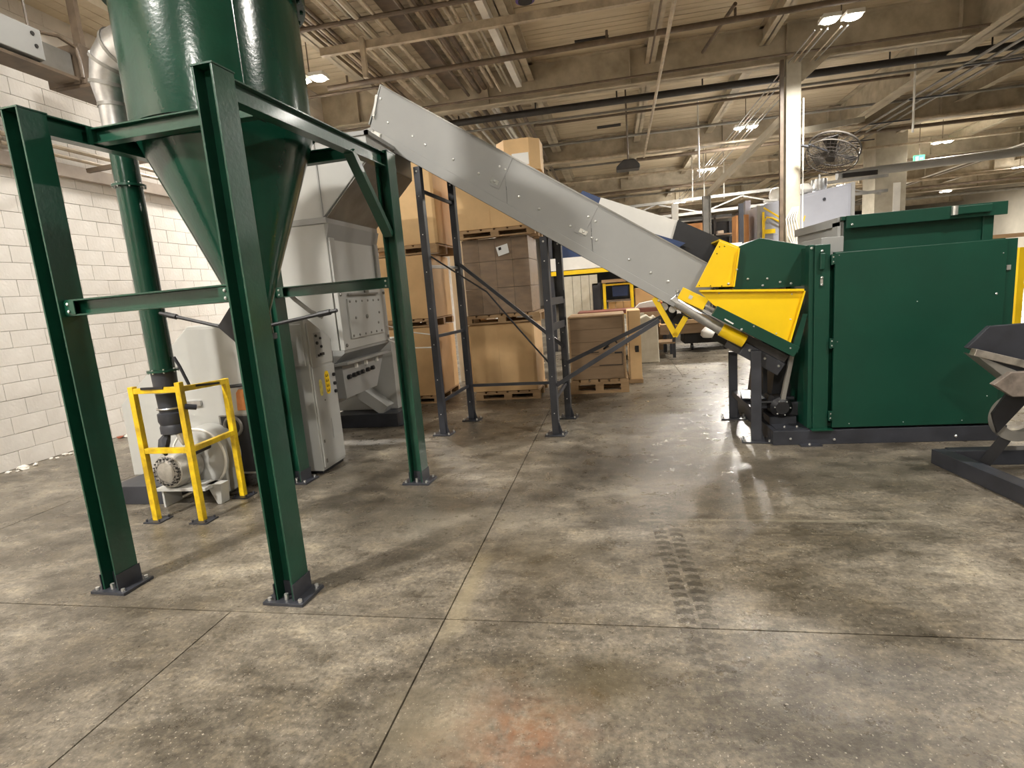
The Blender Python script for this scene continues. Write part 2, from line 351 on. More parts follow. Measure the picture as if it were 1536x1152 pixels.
# ================================================================ GREEN SUPPORT FRAME
FW,FD,FZ = 1.20,1.865,2.745
frame = thing('cyclone_support_frame','tall dark green steel frame on four legs carrying the green cyclone','support frame',(-3.05,2.64,0),math.radians(-2.6))
def leg(u,v,h):
    m=MB(); d=.115; bf=.15; tf=.012
    m.box(u-d/2,u-d/2+tf,v-bf/2,v+bf/2,.012,h); m.box(u+d/2-tf,u+d/2,v-bf/2,v+bf/2,.012,h); m.box(u-d/2+tf,u+d/2-tf,v-.005,v+.005,.012,h)
    o=m.obj('leg',GREEN,frame,bev=.002)
    p=MB(); p.box(u-.125,u+.125,v-.105,v+.105,0,.018)
    f=p.obj('base_plate',DARK,frame,bev=.002)
    q=MB()
    for sx in (-1,1): q.box(u+sx*d/2+(0 if sx>0 else -.006),u+sx*d/2+(.006 if sx>0 else 0),v-bf/2-.006,v+bf/2+.006,.018,.115)
    q.box(u-d/2+tf,u+d/2-tf,v-.012,v-.0055,.018,.10)
    q.obj('foot_sleeve',DARK,o)
    b=MB()
    for sx,sy in ((0,-.062),(0,.062),(.095,-.08),(.095,.08),(-.095,-.08),(-.095,.08)): 
        b.tube((u+sx,v+sy,.018),(u+sx,v+sy,.034 if sx else .052),.011 if sx else .012,8)
    b.obj('anchor_bolt',BOLT if True else DARK,f)
    t=MB(); t.box(u-d/2-.004,u+d/2+.004,v-bf/2-.003,v+bf/2+.003,h,h+.008); t.obj('cap_plate',GREEN,o)
for u,v,h in ((0,0,FZ),(FW,0,FZ+.02),(FW,FD,FZ+.03),(0,FD,FZ+.01)): leg(u,v,h)
hz=FZ-.055
for u in (0,FW):
    m=MB(); m.ibeam((u,.076,hz+.01),(u,FD-.076,hz+.025),.075,.11,.009,.008); m.obj('side_beam',GREEN,frame,bev=.0015)
for v in (.37,1.42):
    m=MB(); m.ibeam((.038,v,hz+.01),(FW-.038,v,hz+.01),.07,.09,.009,.008)
    o=m.obj('cross_beam',GREEN,frame,bev=.0015)
    m=MB(); m.box(.038,.050,v-.06,v+.06,hz-.045,hz+.055); m.box(FW-.05,FW-.038,v-.06,v+.06,hz-.045,hz+.055); m.obj('end_plate',GREEN,o)
for v in (0,FD):
    zz=1.70 if v==0 else 1.75
    m=MB(); m.ibeam((.059,v,zz),(FW-.059,v,zz+.006),.09,.09,.009,.008); o=m.obj('mid_beam',GREEN,frame,bev=.0015)
    m=MB()
    for a,bx in ((.059,.13),(FW-.13,FW-.059)): m.box(a,bx,v-.05,v-.044,zz-.036,zz+.036); m.box(a,a+.008,v-.044,v+.07,zz-.036,zz+.036)
    m.obj('connection_plate',GREEN,o)
    b=MB()
    for a in (.09,FW-.09):
        for dz in (-.02,.02): b.dome((a,v-.051,zz+dz),(0,-1,0),.009,.008)
    b.obj('bolt',BOLT,o)
m=MB(); m.beam((FW,1.28,hz-.02),(FW,FD-.08,hz-.56),.05,.075,(1,0,0)); m.obj('corner_brace',GREEN,frame,bev=.002)
m=MB(); m.beam((0,1.28,hz-.02),(0,FD-.08,hz-.56),.05,.075,(1,0,0)); m.obj('corner_brace',GREEN,frame,bev=.002)

# ================================================================ CYCLONE
cy=thing('cyclone','glossy dark green cyclone with a long cone, held in the green frame','cyclone',(-2.50,3.54,0))
MB().lathe([(.55,2.79),(.55,3.62)],n=96).obj('barrel',GREENT,cy,smooth=30)
MB().lathe([(.549,2.80),(.549,2.77),(.105,1.60),(.105,1.42)],n=96).obj('cone',GREENT,cy,smooth=30)
MB().lathe([(.55,3.58),(.60,3.58),(.605,3.60),(.605,3.64),(.60,3.655),(.56,3.66),(.54,3.67)],n=96).obj('rim_flange',GREENT,cy,smooth=25)
MB().lathe([(.595,3.664),(.60,3.685),(.56,3.70),(.30,3.86),(.16,3.90),(.16,4.3),(.15,4.3)],n=72).obj('lid',GREENT,cy,smooth=25)
_a=math.radians(-41); MB().tube((.5505*math.cos(_a),.5505*math.sin(_a),2.80),(.5505*math.cos(_a),.5505*math.sin(_a),3.58),.003,6).obj('seam',GREEN,cy)
b=MB()
for k in range(24):
    a=2*PI*k/24; b.tube((.575*math.cos(a),.575*math.sin(a),3.567),(.575*math.cos(a),.575*math.sin(a),3.58),.012,6)
b.obj('rim_bolt',GREENM,cy)
m=MB(); m.lathe([(.54,2.765),(.563,2.765),(.563,2.785),(.54,2.785)],n=72); m.obj('support_ring',GREENT,cy,smooth=25)
# bag outlet under the cone
m=MB(); m.lathe([(.108,1.44),(.125,1.44),(.125,1.40),(.108,1.40),(.108,1.44)],n=32); m.obj('outlet_ring',BLACK,cy,smooth=30)
MB().prism([(-.30,1.515),(-.165,1.66),(-.10,1.60),(-.10,1.42),(-.165,1.385)],-.02,.02).obj('slide_gate_bracket',BLACK,cy,bev=.003)
for p_,q_ in (((-.29,0,1.515),(-.77,0,1.645)),((.12,0,1.50),(.63,0,1.567))):
    m=MB(); m.tube(p_,q_,.013,8); P1,Q1=Vector(p_),Vector(q_); m.tube(P1+(Q1-P1)*.72,P1+(Q1-P1)*.9,.020,8); m.obj('gate_rod',BLACK,cy,smooth=40)

# silver inlet elbow rising beside the cyclone
el=thing('inlet_elbow','shiny silver segmented duct elbow entering the left side of the green cyclone','duct',(-3.53,3.75,0))
pts=[(0,0,2.86),(0,0,3.16),(.01,0,3.30),(.07,-.01,3.43),(.18,-.03,3.51),(.32,-.06,3.53),(.56,-.10,3.53)]
MB().path(pts,[.10,.10,.135,.15,.15,.14,.13],20).obj('duct',STEEL,el,smooth=22)
m=MB()
for i in (1,2,3,4): 
    d=(Vector(pts[min(i+1,6)])-Vector(pts[i-1])).normalized(); p=Vector(pts[i]); r=[.10,.10,.135,.15,.15][i]+.006
    m.tube(p-d*.012,p+d*.012,r,20)
m.obj('clamp_band',GREYD,el,smooth=30)
# green down pipe
dp=thing('down_pipe','slim vertical dark green pipe left of the cyclone, ending in a black hose','pipe',(-3.53,3.75,0))
MB().tube((0,0,1.21),(0,0,2.88),.088,28).obj('pipe',GREENT,dp,smooth=30)
m=MB()
for z in (1.20,2.60): m.tube((0,0,z-.008),(0,0,z+.008),.112,24)
m.obj('flange',GREEN,dp,smooth=30)
m=MB()
for z in (1.20,2.60):
    for k in range(8): a=k*PI/4; m.tube((.103*math.cos(a),.103*math.sin(a),z-.018),(.103*math.cos(a),.103*math.sin(a),z+.018),.006,6)
m.obj('flange_bolt',BOLT,dp)
m=MB(); m.path([(0,0,1.19),(0,0,1.08),(0.005,0,.96),(.01,0,.84)],[.09,.087,.085,.085],24); m.obj('rubber_sleeve',DARK,dp,smooth=40)
m=MB(); m.lathe([(.086,.87),(.104,.86),(.106,.80),(.094,.77),(.103,.75),(.102,.70),(.07,.685),(.0,.68)],c=(.01,0,0),n=28); h=m.obj('coupling',DARK,dp,smooth=40)
m=MB()
for z in (.90,1.03,1.06,1.07): m.torus((.006,0,z),.092,.005 if z>1 else .008,24,6)
m.obj('hose_clamp',STEEL,dp,smooth=40)
m=MB(); m.path([(-.03,-.03,.70),(-.05,-.06,.64),(-.045,-.09,.58),(-.02,-.10,.53)],[.02,.045,.04,.01],8); m.obj('torn_rubber_flap',DARK,dp,smooth=40)
m=MB(); m.path([(.06,-.02,.70),(.09,-.03,.64),(.11,-.04,.60)],[.03,.028,.015],8); m.obj('flange_stub',STEEL,dp,smooth=40)
m=MB(); m.path([(.10,.02,1.30),(.13,.03,1.22),(.17,.05,1.06)],.012,8); m.obj('lever',DARK,dp,smooth=40)

# ================================================================ YELLOW GUARD
yg=thing('safety_guard','scuffed yellow square tube guard frame around the grey motor and black hose','guard frame',(0,0,0))
P=[(-3.705,3.61,1.10),(-3.275,3.60,1.12),(-3.30,4.13,1.06)]
for x,y,h in P:
    o=MB().box(x-.023,x+.023,y-.023,y+.023,.008,h).obj('post',YELW,yg,bev=.003)
    m=MB().box(x-.07,x+.085,y-.07,y+.07,0,.010).obj('foot_plate',DARK,o)
    m=MB()
    for sx,sy in ((-.05,-.05),(.065,-.05),(.065,.05),(-.05,.05)): m.tube((x+sx,y+sy,.01),(x+sx,y+sy,.03),.008,6)
    m.obj('anchor_bolt',DARK,o)
for i,j in ((0,1),(1,2)):
    for z in (1.065,.585):
        a,b=P[i],P[j]; z1=z-(.03 if j==2 and z>1 else 0)
        p=Vector((a[0],a[1],z)); q=Vector((b[0],b[1],z1)); d=(q-p).normalized()*.023
        MB().beam(p+d,q-d,.04,.042).obj('rail',YELW,yg,bev=.003)
m=MB(); m.beam((-3.60,3.583,1.085),(-3.40,3.583,1.085),.012,.018); m.beam((-3.277,3.75,1.065),(-3.285,4.02,1.04),.045,.016); m.obj('black_scuff_strip',INK,yg)
m=MB(); m.tube((-3.26,3.60,.93),(-3.21,3.66,.91),.022,10); m.obj('rail_end_plug',DARK,yg)

# ================================================================ GREY GRANULATOR
gr=thing('granulator','large light grey shredder machine with faceted side cover and tall feed hopper','granulator',(0,0,0))
MB().box(-4.48,-3.96,3.95,7.0,0,.165).obj('base_beam',DARK,gr,bev=.004)
MB().box(-3.70,-2.80,6.52,6.86,0,.175).obj('base_beam',DARK,gr,bev=.004)
MB().box(-4.47,-3.4,5.6,5.8,.0,.12).obj('base_beam',DARK,gr)
MB().box(-2.80,-2.74,6.54,6.84,0,.012).obj('foot_plate',DARK,gr)
poly=[(-4.61,.135),(-4.60,.84),(-3.75,1.52),(-3.42,1.51),(-3.07,1.24),(-3.07,.135)]
MB().prism(poly,4.33,5.0).obj('side_cover',GREY,gr,bev=.012)
m=MB(); m.prism([(p[0]*.985-.057,p[1]*.97+.02) for p in poly],4.322,4.33); m.obj('cover_panel',GREY,gr,bev=.002)
MB().box(-4.55,-3.12,5.0,6.1,.50,1.3).obj('rotor_housing',GREY,gr,bev=.01)
# dark drive opening and orange vent in the cover
m=MB(); m.box(-3.56,-3.24,4.30,4.321,.565,.70); m.obj('opening_frame',GREYD,gr)
m=MB(); m.box(-3.54,-3.26,4.296,4.30,.575,.69); m.box(-3.47,-3.14,4.296,4.321,.17,.575); m.obj('drive_opening',BLACK,gr)
m=MB(); m.torus((-3.42,4.29,.60),.085,.015,24,6,'y'); m.obj('drive_ring',GREYD,gr)
m=MB(); m.prism([(-3.36,.74),(-3.24,.74),(-3.24,.76),(-3.25,.90),(-3.275,.93),(-3.325,.93),(-3.35,.90),(-3.36,.76)],4.305,4.321); m.obj('orange_vent',ORNG,gr,bev=.002)
m=MB(); m.tube((-3.38,4.28,.965),(-3.14,4.28,.98),.016,10); m.obj('grab_rail',BLACK,gr)
MB().box(-3.95,-3.72,4.296,4.32,.80,.845).obj('hinge_block',STEEL,gr)
# blower and motor
m=MB(); m.lathe([(.0,-.0),(.25,.0),(.27,.01),(.27,.20),(.25,.21),(0,.21)],c=(-3.65,4.09,.37),n=56,axis='y'); vo=m.obj('blower_housing',GREY,gr,smooth=30)
m=MB(); m.torus((-3.65,4.093,.37),.262,.012,48,6,'y'); m.obj('housing_rim',WHITE,vo,smooth=60)
m=MB(); m.prism([(-3.65,.36),(-3.40,.40),(-3.42,.05),(-3.50,.0),(-3.65,.10)],4.10,4.27); m.obj('blower_outlet',GREY,gr,bev=.006)
m=MB(); m.lathe([(0,.0),(.09,.0),(.14,.02),(.155,.06),(.155,.12),(.165,.12),(.165,.15),(.15,.15),(.15,.26),(0,.26)],c=(-3.75,3.82,.335),n=40,axis='y'); mo=m.obj('motor',ALU,gr,smooth=35)
m=MB(); m.lathe([(0,-.006),(.075,-.006),(.085,-.002),(.085,.0)],c=(-3.75,3.82,.335),n=28,axis='y'); m.obj('fan_cowl',ALU,mo,smooth=35)
m=MB()
for k in range(20):
    a=k*PI/10; m.box(-3.752+.115*math.cos(a)-.004,-3.748+.115*math.cos(a)+.004,3.815,3.84,.335+.115*math.sin(a)-.004,.335+.115*math.sin(a)+.004)
m.obj('cowl_slot',BLACK,mo)
m=MB(); m.box(-3.92,-3.44,3.86,4.07,.15,.178); m.box(-3.89,-3.87,3.88,4.07,.0,.15); m.prism([(-3.50,.178),(-3.36,.178),(-3.38,.0),(-3.42,.0)],3.95,4.05); m.obj('motor_stand',GREY,gr,bev=.002)
m=MB(); m.tube((-3.56,3.95,.47),(-3.52,4.08,.49),.03,10); m.obj('cable_gland',BLACK,gr)
m=MB(); m.lathe([(.085,-.002),(.13,.016),(.128,.012),(.086,-.006)],c=(-3.75,3.82,.335),n=28,axis='y'); m.obj('grille_ring',mat('speckled_grille',(.35,.33,.30),.6,col2=(.03,.028,.025),scale=45,contrast=.35),mo,smooth=35)  # near-black speckle mixed through the grille grey
# tower body
X0,X1,Y0,Y1=-3.95,-2.88,5.42,6.66
MB().box(X0,X1,Y0,Y1,1.76,2.44).obj('tower_body',GREY,gr,bev=.008)
MB().box(X0,X1-.02,Y0+.01,Y1-.01,1.12,1.76).obj('lower_body',GREY,gr,bev=.006)
m=MB(); m.prism([(Y0-.01,2.44),(Y1+.01,2.44),(Y1+.01,2.50),(Y0-.01,2.50)],X0,X1+.03,'x'); m.obj('tower_ledge',GREYC,gr,bev=.003)
m=MB(); m.prism([(X1,2.28),(X1+.05,2.44),(X1,2.44)],Y0,Y1); m.obj('corbel',GREYC,gr,bev=.002)
m=MB(); 
for y in (Y0+.10,Y1-.10): m.box(X1,X1+.025,y-.08 if y<6 else y-.02,y+.02 if y<6 else y+.08,1.76,2.30)
m.obj('corner_strip',GREY,gr,bev=.004)
# hopper with flared mouth
xt=-2.32; z0,zt,z2=2.50,3.03,3.26
m=MB(); m.prism([(X0,z0),(X1,z0),(xt,zt),(xt,z2),(X0,z2)],Y0,Y1); m.obj('feed_hopper',GREY,gr,bev=.006)
m=MB(); m.box(X1-.01,X1+.004,Y0-.012,Y0,z0,z2); m.obj('hopper_seam',GREYC,gr)
m=MB(); m.box(xt-.01,xt+.03,Y0-.02,Y1+.02,z2-.03,z2+.01); m.box(X0,xt+.03,Y0-.02,Y0,z2-.03,z2+.01); m.obj('hopper_rim',GREYC,gr)
nx=(zt-z0); nl=math.hypot(xt-X1,nx)
m=MB(); m.beam((X1+.02,(Y0+Y1)/2,z0+.002-.012),(xt,(Y0+Y1)/2,zt-.012),Y1-Y0-.02,.010); m.obj('chute_underside',GREYD,gr)
# bolted access plates on the +x face
def plate(name,x,y0,y1,za,zb,t,m_,**k): return MB().box(x,x+t,y0,y1,za,zb).obj(name,m_,gr,**k)
plate('screen_flange',X1,Y0,Y1-.02,1.12,1.76,.05,GREY,bev=.006)
pp=plate('access_plate',X1+.05,Y0+.16,Y1-.20,1.23,1.66,.02,GREY,bev=.003)
b=MB()
for y in [Y0+.20+.15*i for i in range(6)]:
    for z in (1.26,1.63): b.dome((X1+.07,y,z),(1,0,0),.014,.012)
for y,z in ((5.72,1.45),(6.35,1.48),(6.30,1.36)): b.dome((X1+.07,y,z),(1,0,0),.016,.014)
b.dome((X1+.07,6.0,1.45),(1,0,0),.026,.02)
b.obj('plate_bolt',GREYD,pp)
b=MB()
for y,z in ((Y0+.05,1.17),(Y1-.07,1.17),(Y0+.05,1.71),(Y1-.07,1.71)): b.dome((X1+.05,y,z),(1,0,0),.02,.018)
b.obj('corner_bolt',GREYD,gr)
m=MB(); m.box(X1+.05,X1+.085,Y0+.20,Y1-.30,1.70,1.72); m.tube((X1+.08,6.05,1.70),(X1+.08,6.05,1.78),.03,8); m.obj('latch_bar',GREYD,gr)
m=MB(); m.prism([(X1+.04,1.12),(X1+.04,1.09),(X1-.10,.98),(X1-.10,1.12)],Y0,Y1-.03); m.prism([(X1-.10,.98),(X1+.08,1.0),(X1+.08,.97),(X1-.10,.95)],Y0-.04,Y1-.1); m.obj('sloped_lip',GREYC,gr,bev=.002)
m=MB(); m.prism([(Y0-.02,.97),(Y1-.16,.97),(Y1-.45,.60),(Y0+.0,.60)],X0+.55,X1,'x'); m.obj('discharge_chute',GREYC,gr,bev=.004)
b=MB()
for y in (5.50,5.62,5.72,5.83,5.97,6.1): b.tube((X1-.01,y,.82+(y-5.5)*.02),(X1+.04,y,.83+(y-5.5)*.02),.025,8)
b.obj('clamp_handle',BLACK,gr)
b=MB()
for y in (5.7,5.95,6.25): b.box(X1,X1+.03,y-.015,y+.015,.90,.95)
b.obj('chute_clip',WHITE,gr)
m=MB(); m.beam((-3.42,6.69,.53),(-2.99,6.69,.20),.22,.15); m.obj('slanted_leg',GREY,gr,bev=.003)
MB().box(-3.8,X1-.02,6.82,7.1,.176,1.12).obj('rear_body',GREY,gr,bev=.005)
# hoses at the plate
m=MB(); m.path([(X1+.05,6.58,1.30),(X1+.3,6.8,1.18),(X1+.5,7.0,1.12)],.008,6); m.path([(X1+.05,6.58,1.12),(X1+.25,6.8,.98),(X1+.5,7.0,.95)],.008,6); m.obj('white_hose',WHITE,gr)

# control cabinet
cc=thing('control_cabinet','tall light grey control cabinet with sloped top and yellow warning stickers beside the green leg','control cabinet',(-3.055,4.69,0))
D=.44
MB().prism([(0,.03),(D,.03),(D,1.30),(.07,1.50),(0,1.50)],0,.225,'x').obj('cabinet_body',GREY,cc,bev=.006)
m=MB().prism([(.03,1.05),(D-.01,1.05),(D-.01,1.28),(.07,1.46),(.03,1.46)],.225,.236,'x').obj('upper_panel',GREY,cc,bev=.002)
m=MB().box(.225,.239,.02,D-.01,.06,1.03); door=m.obj('door',GREY,cc,bev=.003)
MB().box(0.02,.21,.02,D-.02,0,.03).obj('plinth',BLACK,cc)
m=MB(); m.prism([(0,1.02),(.0,1.48),(.12,1.48),(.12,1.10)],-.03,-.0,'y'); 
MB().box(.02,.20,-.015,0,1.06,1.46).obj('side_bulge',GREY,cc,bev=.01)
m=MB().box(.236,.239,.12,.25,1.12,1.36); m.obj('switch_plate',GREYC,cc)
m=MB()
for y,z,r in ((.15,1.33,.014),(.155,1.26,.016),(.225,1.30,.012),(.225,1.22,.013)): m.tube((.238,y,z),(.252,y,z),r,10)
m.box(.238,.252,.15,.17,1.13,1.15); m.box(.238,.256,.19,.25,1.135,1.16); m.obj('push_button',BLACK,cc)
def ellipse(cy_,cz_,ry,rz,x0,x1,n=20):
    return MB().prism([(cy_+ry*math.copysign(abs(math.cos(2*PI*i/n))**.6,math.cos(2*PI*i/n)),cz_+rz*math.copysign(abs(math.sin(2*PI*i/n))**.6,math.sin(2*PI*i/n))) for i in range(n)],x0,x1,'x')
o=ellipse(.26,.86,.045,.115,.239,.241).obj('warning_sticker',YEL,door); o['label']='large yellow warning sticker'
m=MB()
for z in (.78,.83,.88,.93): m.box(.241,.242,.235,.285,z-.012,z-.006); m.box(.241,.242,.24,.25,z-.005,z+.012); m.box(.241,.242,.27,.28,z-.005,z+.012)
m.obj('sticker_marking',INK,o)
o=ellipse(.13,.83,.028,.08,.239,.241).obj('warning_sticker',mat('pale_yellow_sticker',(.72,.62,.15),.5,var=.2,scale=30),door); o['label']='small pale yellow sticker'
m=MB()
for z in (.92,.83,.75): m.tube((.239,.385,z),(.258,.385,z),.018,10)
m.obj('rotary_switch',BLACK,door)
m=MB(); m.box(.239,.247,.05,.065,.30,.33); m.box(.239,.247,.05,.065,.10,.14); m.tube((.239,.17,.70),(.247,.17,.70),.007,8); m.box(.239,.241,.24,.243,.30,.50); m.obj('latch',GREYD,door)
m=MB(); m.path([(.0,.10,1.80),(.06,.2,1.68),(.14,.30,1.56),(.2,.40,1.50)],.022,8); m.obj('conduit_arm',GREYD,cc)

# ================================================================ CONVEYOR (local: s along, n back, z up)
cv=thing('incline_conveyor','long grey inclined belt conveyor with bolted side panels rising left to the feed hopper','conveyor',(0,5.78,0),math.atan(-.14))
top=lambda s: 3.916-.664*(s+2.395)
bot=lambda s: 3.43-.648*(s+2.66)
rid=lambda s: bot(s)+.125 if s<-.2 else bot(s)+.125-.035*(s+.2)
W=.75
cuts=[-2.50,-1.10,-.22,.86]
# near side panels, split at the splices
def side(n0,n1,near=True):
    xs_=[-2.62,-1.06,-.19,.83]
    for i in range(3):
        a,b=xs_[i]+(.002 if i else 0),xs_[i+1]-.002
        if i==0: poly=[(-2.60,3.50),(b,rid(b)),(b,top(b)),(-2.395,3.916)]
        elif i==2: poly=[(a,rid(a)),(.80,rid(.80)),(1.05,top(1.05)),(a,top(a))]
        else: poly=[(a,rid(a)),(b,rid(b)),(b,top(b)),(a,top(a))]
        poly=[(q[0],q[1]-.02) if abs(q[1]-rid(q[0]))<.002 else q for q in poly]
        MB().prism(poly,n0,n1).obj('side_panel',GREYC,cv,bev=.0015)
    MB().prism([(-2.66,3.43),(1.03,bot(1.03)),(1.06,bot(1.03)+.10),(.60,rid(.60)),(-2.58,3.515),(-2.68,3.50)],n0-(.010 if near else 0),n1+(0 if near else .018)).obj('bottom_channel',GREYC,cv,bev=.004)
side(0,.006); side(W-.006,W,False)
# rolled top edge
for n in (-.012,W-.012):
    MB().prism([(-2.395,3.905),(1.05,top(1.05)-.011),(1.05,top(1.05)+.006),(-2.395,3.922)],n,n+.024).obj('top_lip',GREYD,cv)
MB().beam((-2.45,W/2,3.50),(1.5,W/2,3.50-.648*3.95+.20),W-.04,.03).obj('belt',BLACK,cv)
MB().beam((-2.55,W/2,3.385),(1.45,W/2,3.385-.648*4.0),W-.02,.05).obj('belt_return_cover',PIPEK,cv)
MB().tube((-2.50,.02,3.53),(-2.50,W-.02,3.53),.09,20).obj('head_roller',GREYD,cv,smooth=30)
MB().prism([(-2.40,3.93),(-2.60,3.55),(-2.615,3.555),(-2.415,3.935)],.006,W-.006).obj('end_plate',GREYC,cv)
bolts=[(-2.421,3.785),(-2.363,3.529),(-2.081,3.346),(-1.94,3.236),(-1.629,3.04),(-1.353,2.859),(-1.11,2.892),(-1.054,2.858),(-.924,2.568),(-.718,2.423),(-.4,2.214),(-.211,2.284),(-.146,2.232),(-.188,2.073),(-.142,2.048),(.175,1.827),(.377,1.679),(.54,1.581)]
b0=MB(); b0.dome((0,0,0),(0,-1,0),.014,.010); first=None
for s,z in bolts:
    if first is None: first=b0.obj('bolt',BOLT,cv,smooth=40); o=first
    else: o=first.copy(); C.objects.link(o)
    o.location=(s,-.0,z)
for s,z in ((-1.182,2.755),(-.273,2.141)):
    d=Vector((.86,0,-.51))
    m=MB(); m.beam(Vector((s,-.004,z))-d*.045,Vector((s,-.004,z))+d*.045,.008,.045,(0,0,1)); o=m.obj('slotted_plate',BOLT,cv,bev=.004)
    m=MB(); m.dome(Vector((s,-.008,z)),(0,-1,0),.014,.010); m.obj('bolt',BOLT,o)
for s,z in ((-1.10,2.84),(-.235,2.27)):  # splice straps
    d=Vector((.52,0,.85)); m=MB()
    m.beam(Vector((s,-.002,z))-d*.17,Vector((s,-.002,z))+d*.17,.005,.11,(1,0,0)); m.obj('splice_strap',GREYC,cv,bev=.001)
m=MB(); m.beam((-2.575,-.014,3.46),(-2.46,-.014,3.40),.012,.05); m.beam((-2.53,-.008,3.62),(-2.46,-.008,3.83),.012,.03); o=m.obj('end_bracket',BOLT,cv,bev=.002)
m=MB()
for s,z in ((-2.52,3.60),(-2.50,3.65),(-2.465,3.41),(-2.55,3.47),(.446,1.40)): m.dome((s,-.02,z),(0,-1,0),.014,.012)
m.obj('bracket_bolt',BOLT,o)
# guards standing inside the trough near its foot
m=MB().prism([(-.32,2.60),(-.13,2.50),(-.19,2.36),(-.42,2.50)],.34,.36).obj('end_flap',BLUE,cv); m['label']='navy blue end flap'
m=MB().prism([(-.13,2.505),(.645,2.175),(.55,1.93),(.45,1.95),(-.19,2.36)],.33,.36).obj('side_guard',WHITE,cv,bev=.002); m['label']='white side guard sheet'
m=MB().prism([(.05,2.20),(.40,2.07),(.71,1.945),(.55,1.85)],.20,.205).obj('guard_hem',BLUE,cv); m['label']='navy blue lower strip'
m=MB().prism([(.64,2.185),(1.09,1.935),(.90,1.62),(.55,1.90)],.30,.325).obj('rubber_skirt',BLACK,cv); m['label']='black rubber skirt'
# tail: grey tube, black tail frame, yellow piston parts
MB().prism([(.56,1.40),(.62,1.455),(1.06,1.17),(1.20,1.08),(1.20,.93),(1.03,bot(1.03)-.01)],-.055,-.020).obj('tail_plate',STEEL,cv,bev=.006)
m=MB(); m.tube((.62,-.09,1.375),(1.03,-.09,1.085),.055,20); m.obj('guide_tube',STEEL,cv,smooth=30)
m=MB(); m.tube((1.02,-.10,1.090),(1.225,-.10,.965),.062,24); m.obj('yellow_sleeve',YEL,cv,smooth=30)
m=MB(); m.tube((.86,-.12,1.345),(.99,-.12,1.262),.014,12); m.obj('piston_rod',BOLT,cv,smooth=30)
m=MB(); m.beam((.655,-.12,1.465),(.885,-.12,1.335),.03,.115); o=m.obj('yellow_bracket',YEL,cv,bev=.003)
m=MB(); m.dome((.63,-.05,1.48),(0,-1,0),.022,.02); m.dome((.63,-.05,1.44),(0,-1,0),.02,.02); m.beam((.735,-.137,1.425),(.765,-.137,1.408),.004,.035); m.obj('pin',BOLT,o)
m=MB(); m.beam((1.205,-.05,.90),(1.545,-.05,.685),.11,.13); m.obj('tail_frame',DARK,cv,bev=.006)
m=MB(); m.beam((1.10,-.02,1.00),(1.56,-.02,.72),.05,.20); m.beam((1.0,W,1.0),(1.55,W,.70),.05,.2); m.obj('tail_channel',PIPEK,cv)
b=MB()
for s in (1.27,1.40,1.52): b.dome((s,-.106,.86-.632*(s-1.27)+.02),(0,-1,0),.014,.012)
b.obj('tail_bolt',BOLT,cv)
m=MB(); m.tube((1.50,-.03,.72),(1.50,W,.72),.07,20); m.obj('tail_roller',DARK,cv,smooth=30)
# yellow V bracket and drive bits beneath
m=MB(); m.beam((.40,.05,1.43),(.60,.05,1.03),.03,.055,(1,0,0)); m.beam((.585,.05,1.03),(.70,.05,1.22),.03,.055,(1,0,0)); m.obj('yellow_v_bracket',YEL,cv,bev=.003)
m=MB(); m.tube((.52,.30,1.27),(.52,.62,1.27),.07,16); m.tube((.62,.25,1.18),(.62,.55,1.18),.05,14); m.box(.44,.60,.35,.55,1.14,1.26); m.obj('drive_motor',BLACK,cv,smooth=35)
m=MB(); m.tube((.49,.08,1.33),(.49,.24,1.33),.04,14); m.tube((.57,.08,1.30),(.57,.2,1.30),.035,14); m.obj('drive_pulley',ALU,cv,smooth=35)

# support trestle under the conveyor
tr=thing('conveyor_trestle','charcoal steel trestle with four slotted legs holding up the grey conveyor','trestle',(0,5.78,0),math.atan(-.14))
LEG=[(-2.06,.0,1),(-1.985,.70,1),(-.70,.03,1),(-.735,.82,1)]
def foot(par,s,n,w=.11):
    m=MB(); m.box(s-w,s+w,n-.09,n+.09,0,.014); f=m.obj('foot_plate',DARK,par,bev=.002)
    m=MB(); m.prism([(s+.03,.014),(s+.075,.014),(s+.03,.17)],n-.005,n+.005); m.prism([(n+.03,.014),(n+.08,.014),(n+.03,.17)],s-.005,s+.005,'x'); m.obj('gusset',DARK,par)
    m=MB()
    for a in (-1,1):
        for c_ in (-1,1): m.tube((s+a*(w-.02),n+c_*.07,.014),(s+a*(w-.02),n+c_*.07,.036),.010,8)
    m.obj('anchor_bolt',BOLT,f)
for s,n,_ in LEG:
    h=bot(s)-.02 if n<.4 else bot(s)-.02
    m=MB(); m.box(s-.037,s+.037,n-.037,n-.030,.014,h); m.box(s-.037,s-.030,n-.030,n+.037,.014,h); m.box(s+.030,s+.037,n-.030,n+.037,.014,h)
    o=m.obj('leg',DARK,tr,bev=.002); foot(o,s,n)
    b=MB(); z=.25
    while z<h: b.dome((s,n-.038,z),(0,-1,0),.007,.004); z+=.41
    b.dome((s,n-.038,h-.05),(0,-1,0),.012,.008); b.obj('leg_bolt',BOLT,o)
for z0_,z1_ in ((2.77,2.71),(1.95,1.945),(1.16,1.17),(.40,.46)):
    MB().beam((-2.05,.037,z0_),(-1.985,.663,z1_),.03,.035).obj('rung',DARK if z0_!=1.95 else STEEL,tr,bev=.002)
MB().beam((-.70,.067,.40),(-.735,.783,.44),.03,.035).obj('rung',DARK,tr,bev=.002)
for z in (1.52,1.20): MB().box(-.77,-.685,.783,.79,z-.05,z+.05).obj('gusset_plate',DARK,tr)
for z in (1.46,1.18): MB().box(-.72,-.70,.067,.783,z-.04,z+.04).obj('tie_plate',DARK,tr)
MB().beam((-1.95,.66,1.98),(-.735,.78,.90),.03,.04).obj('diagonal_brace',DARK,tr,bev=.002)
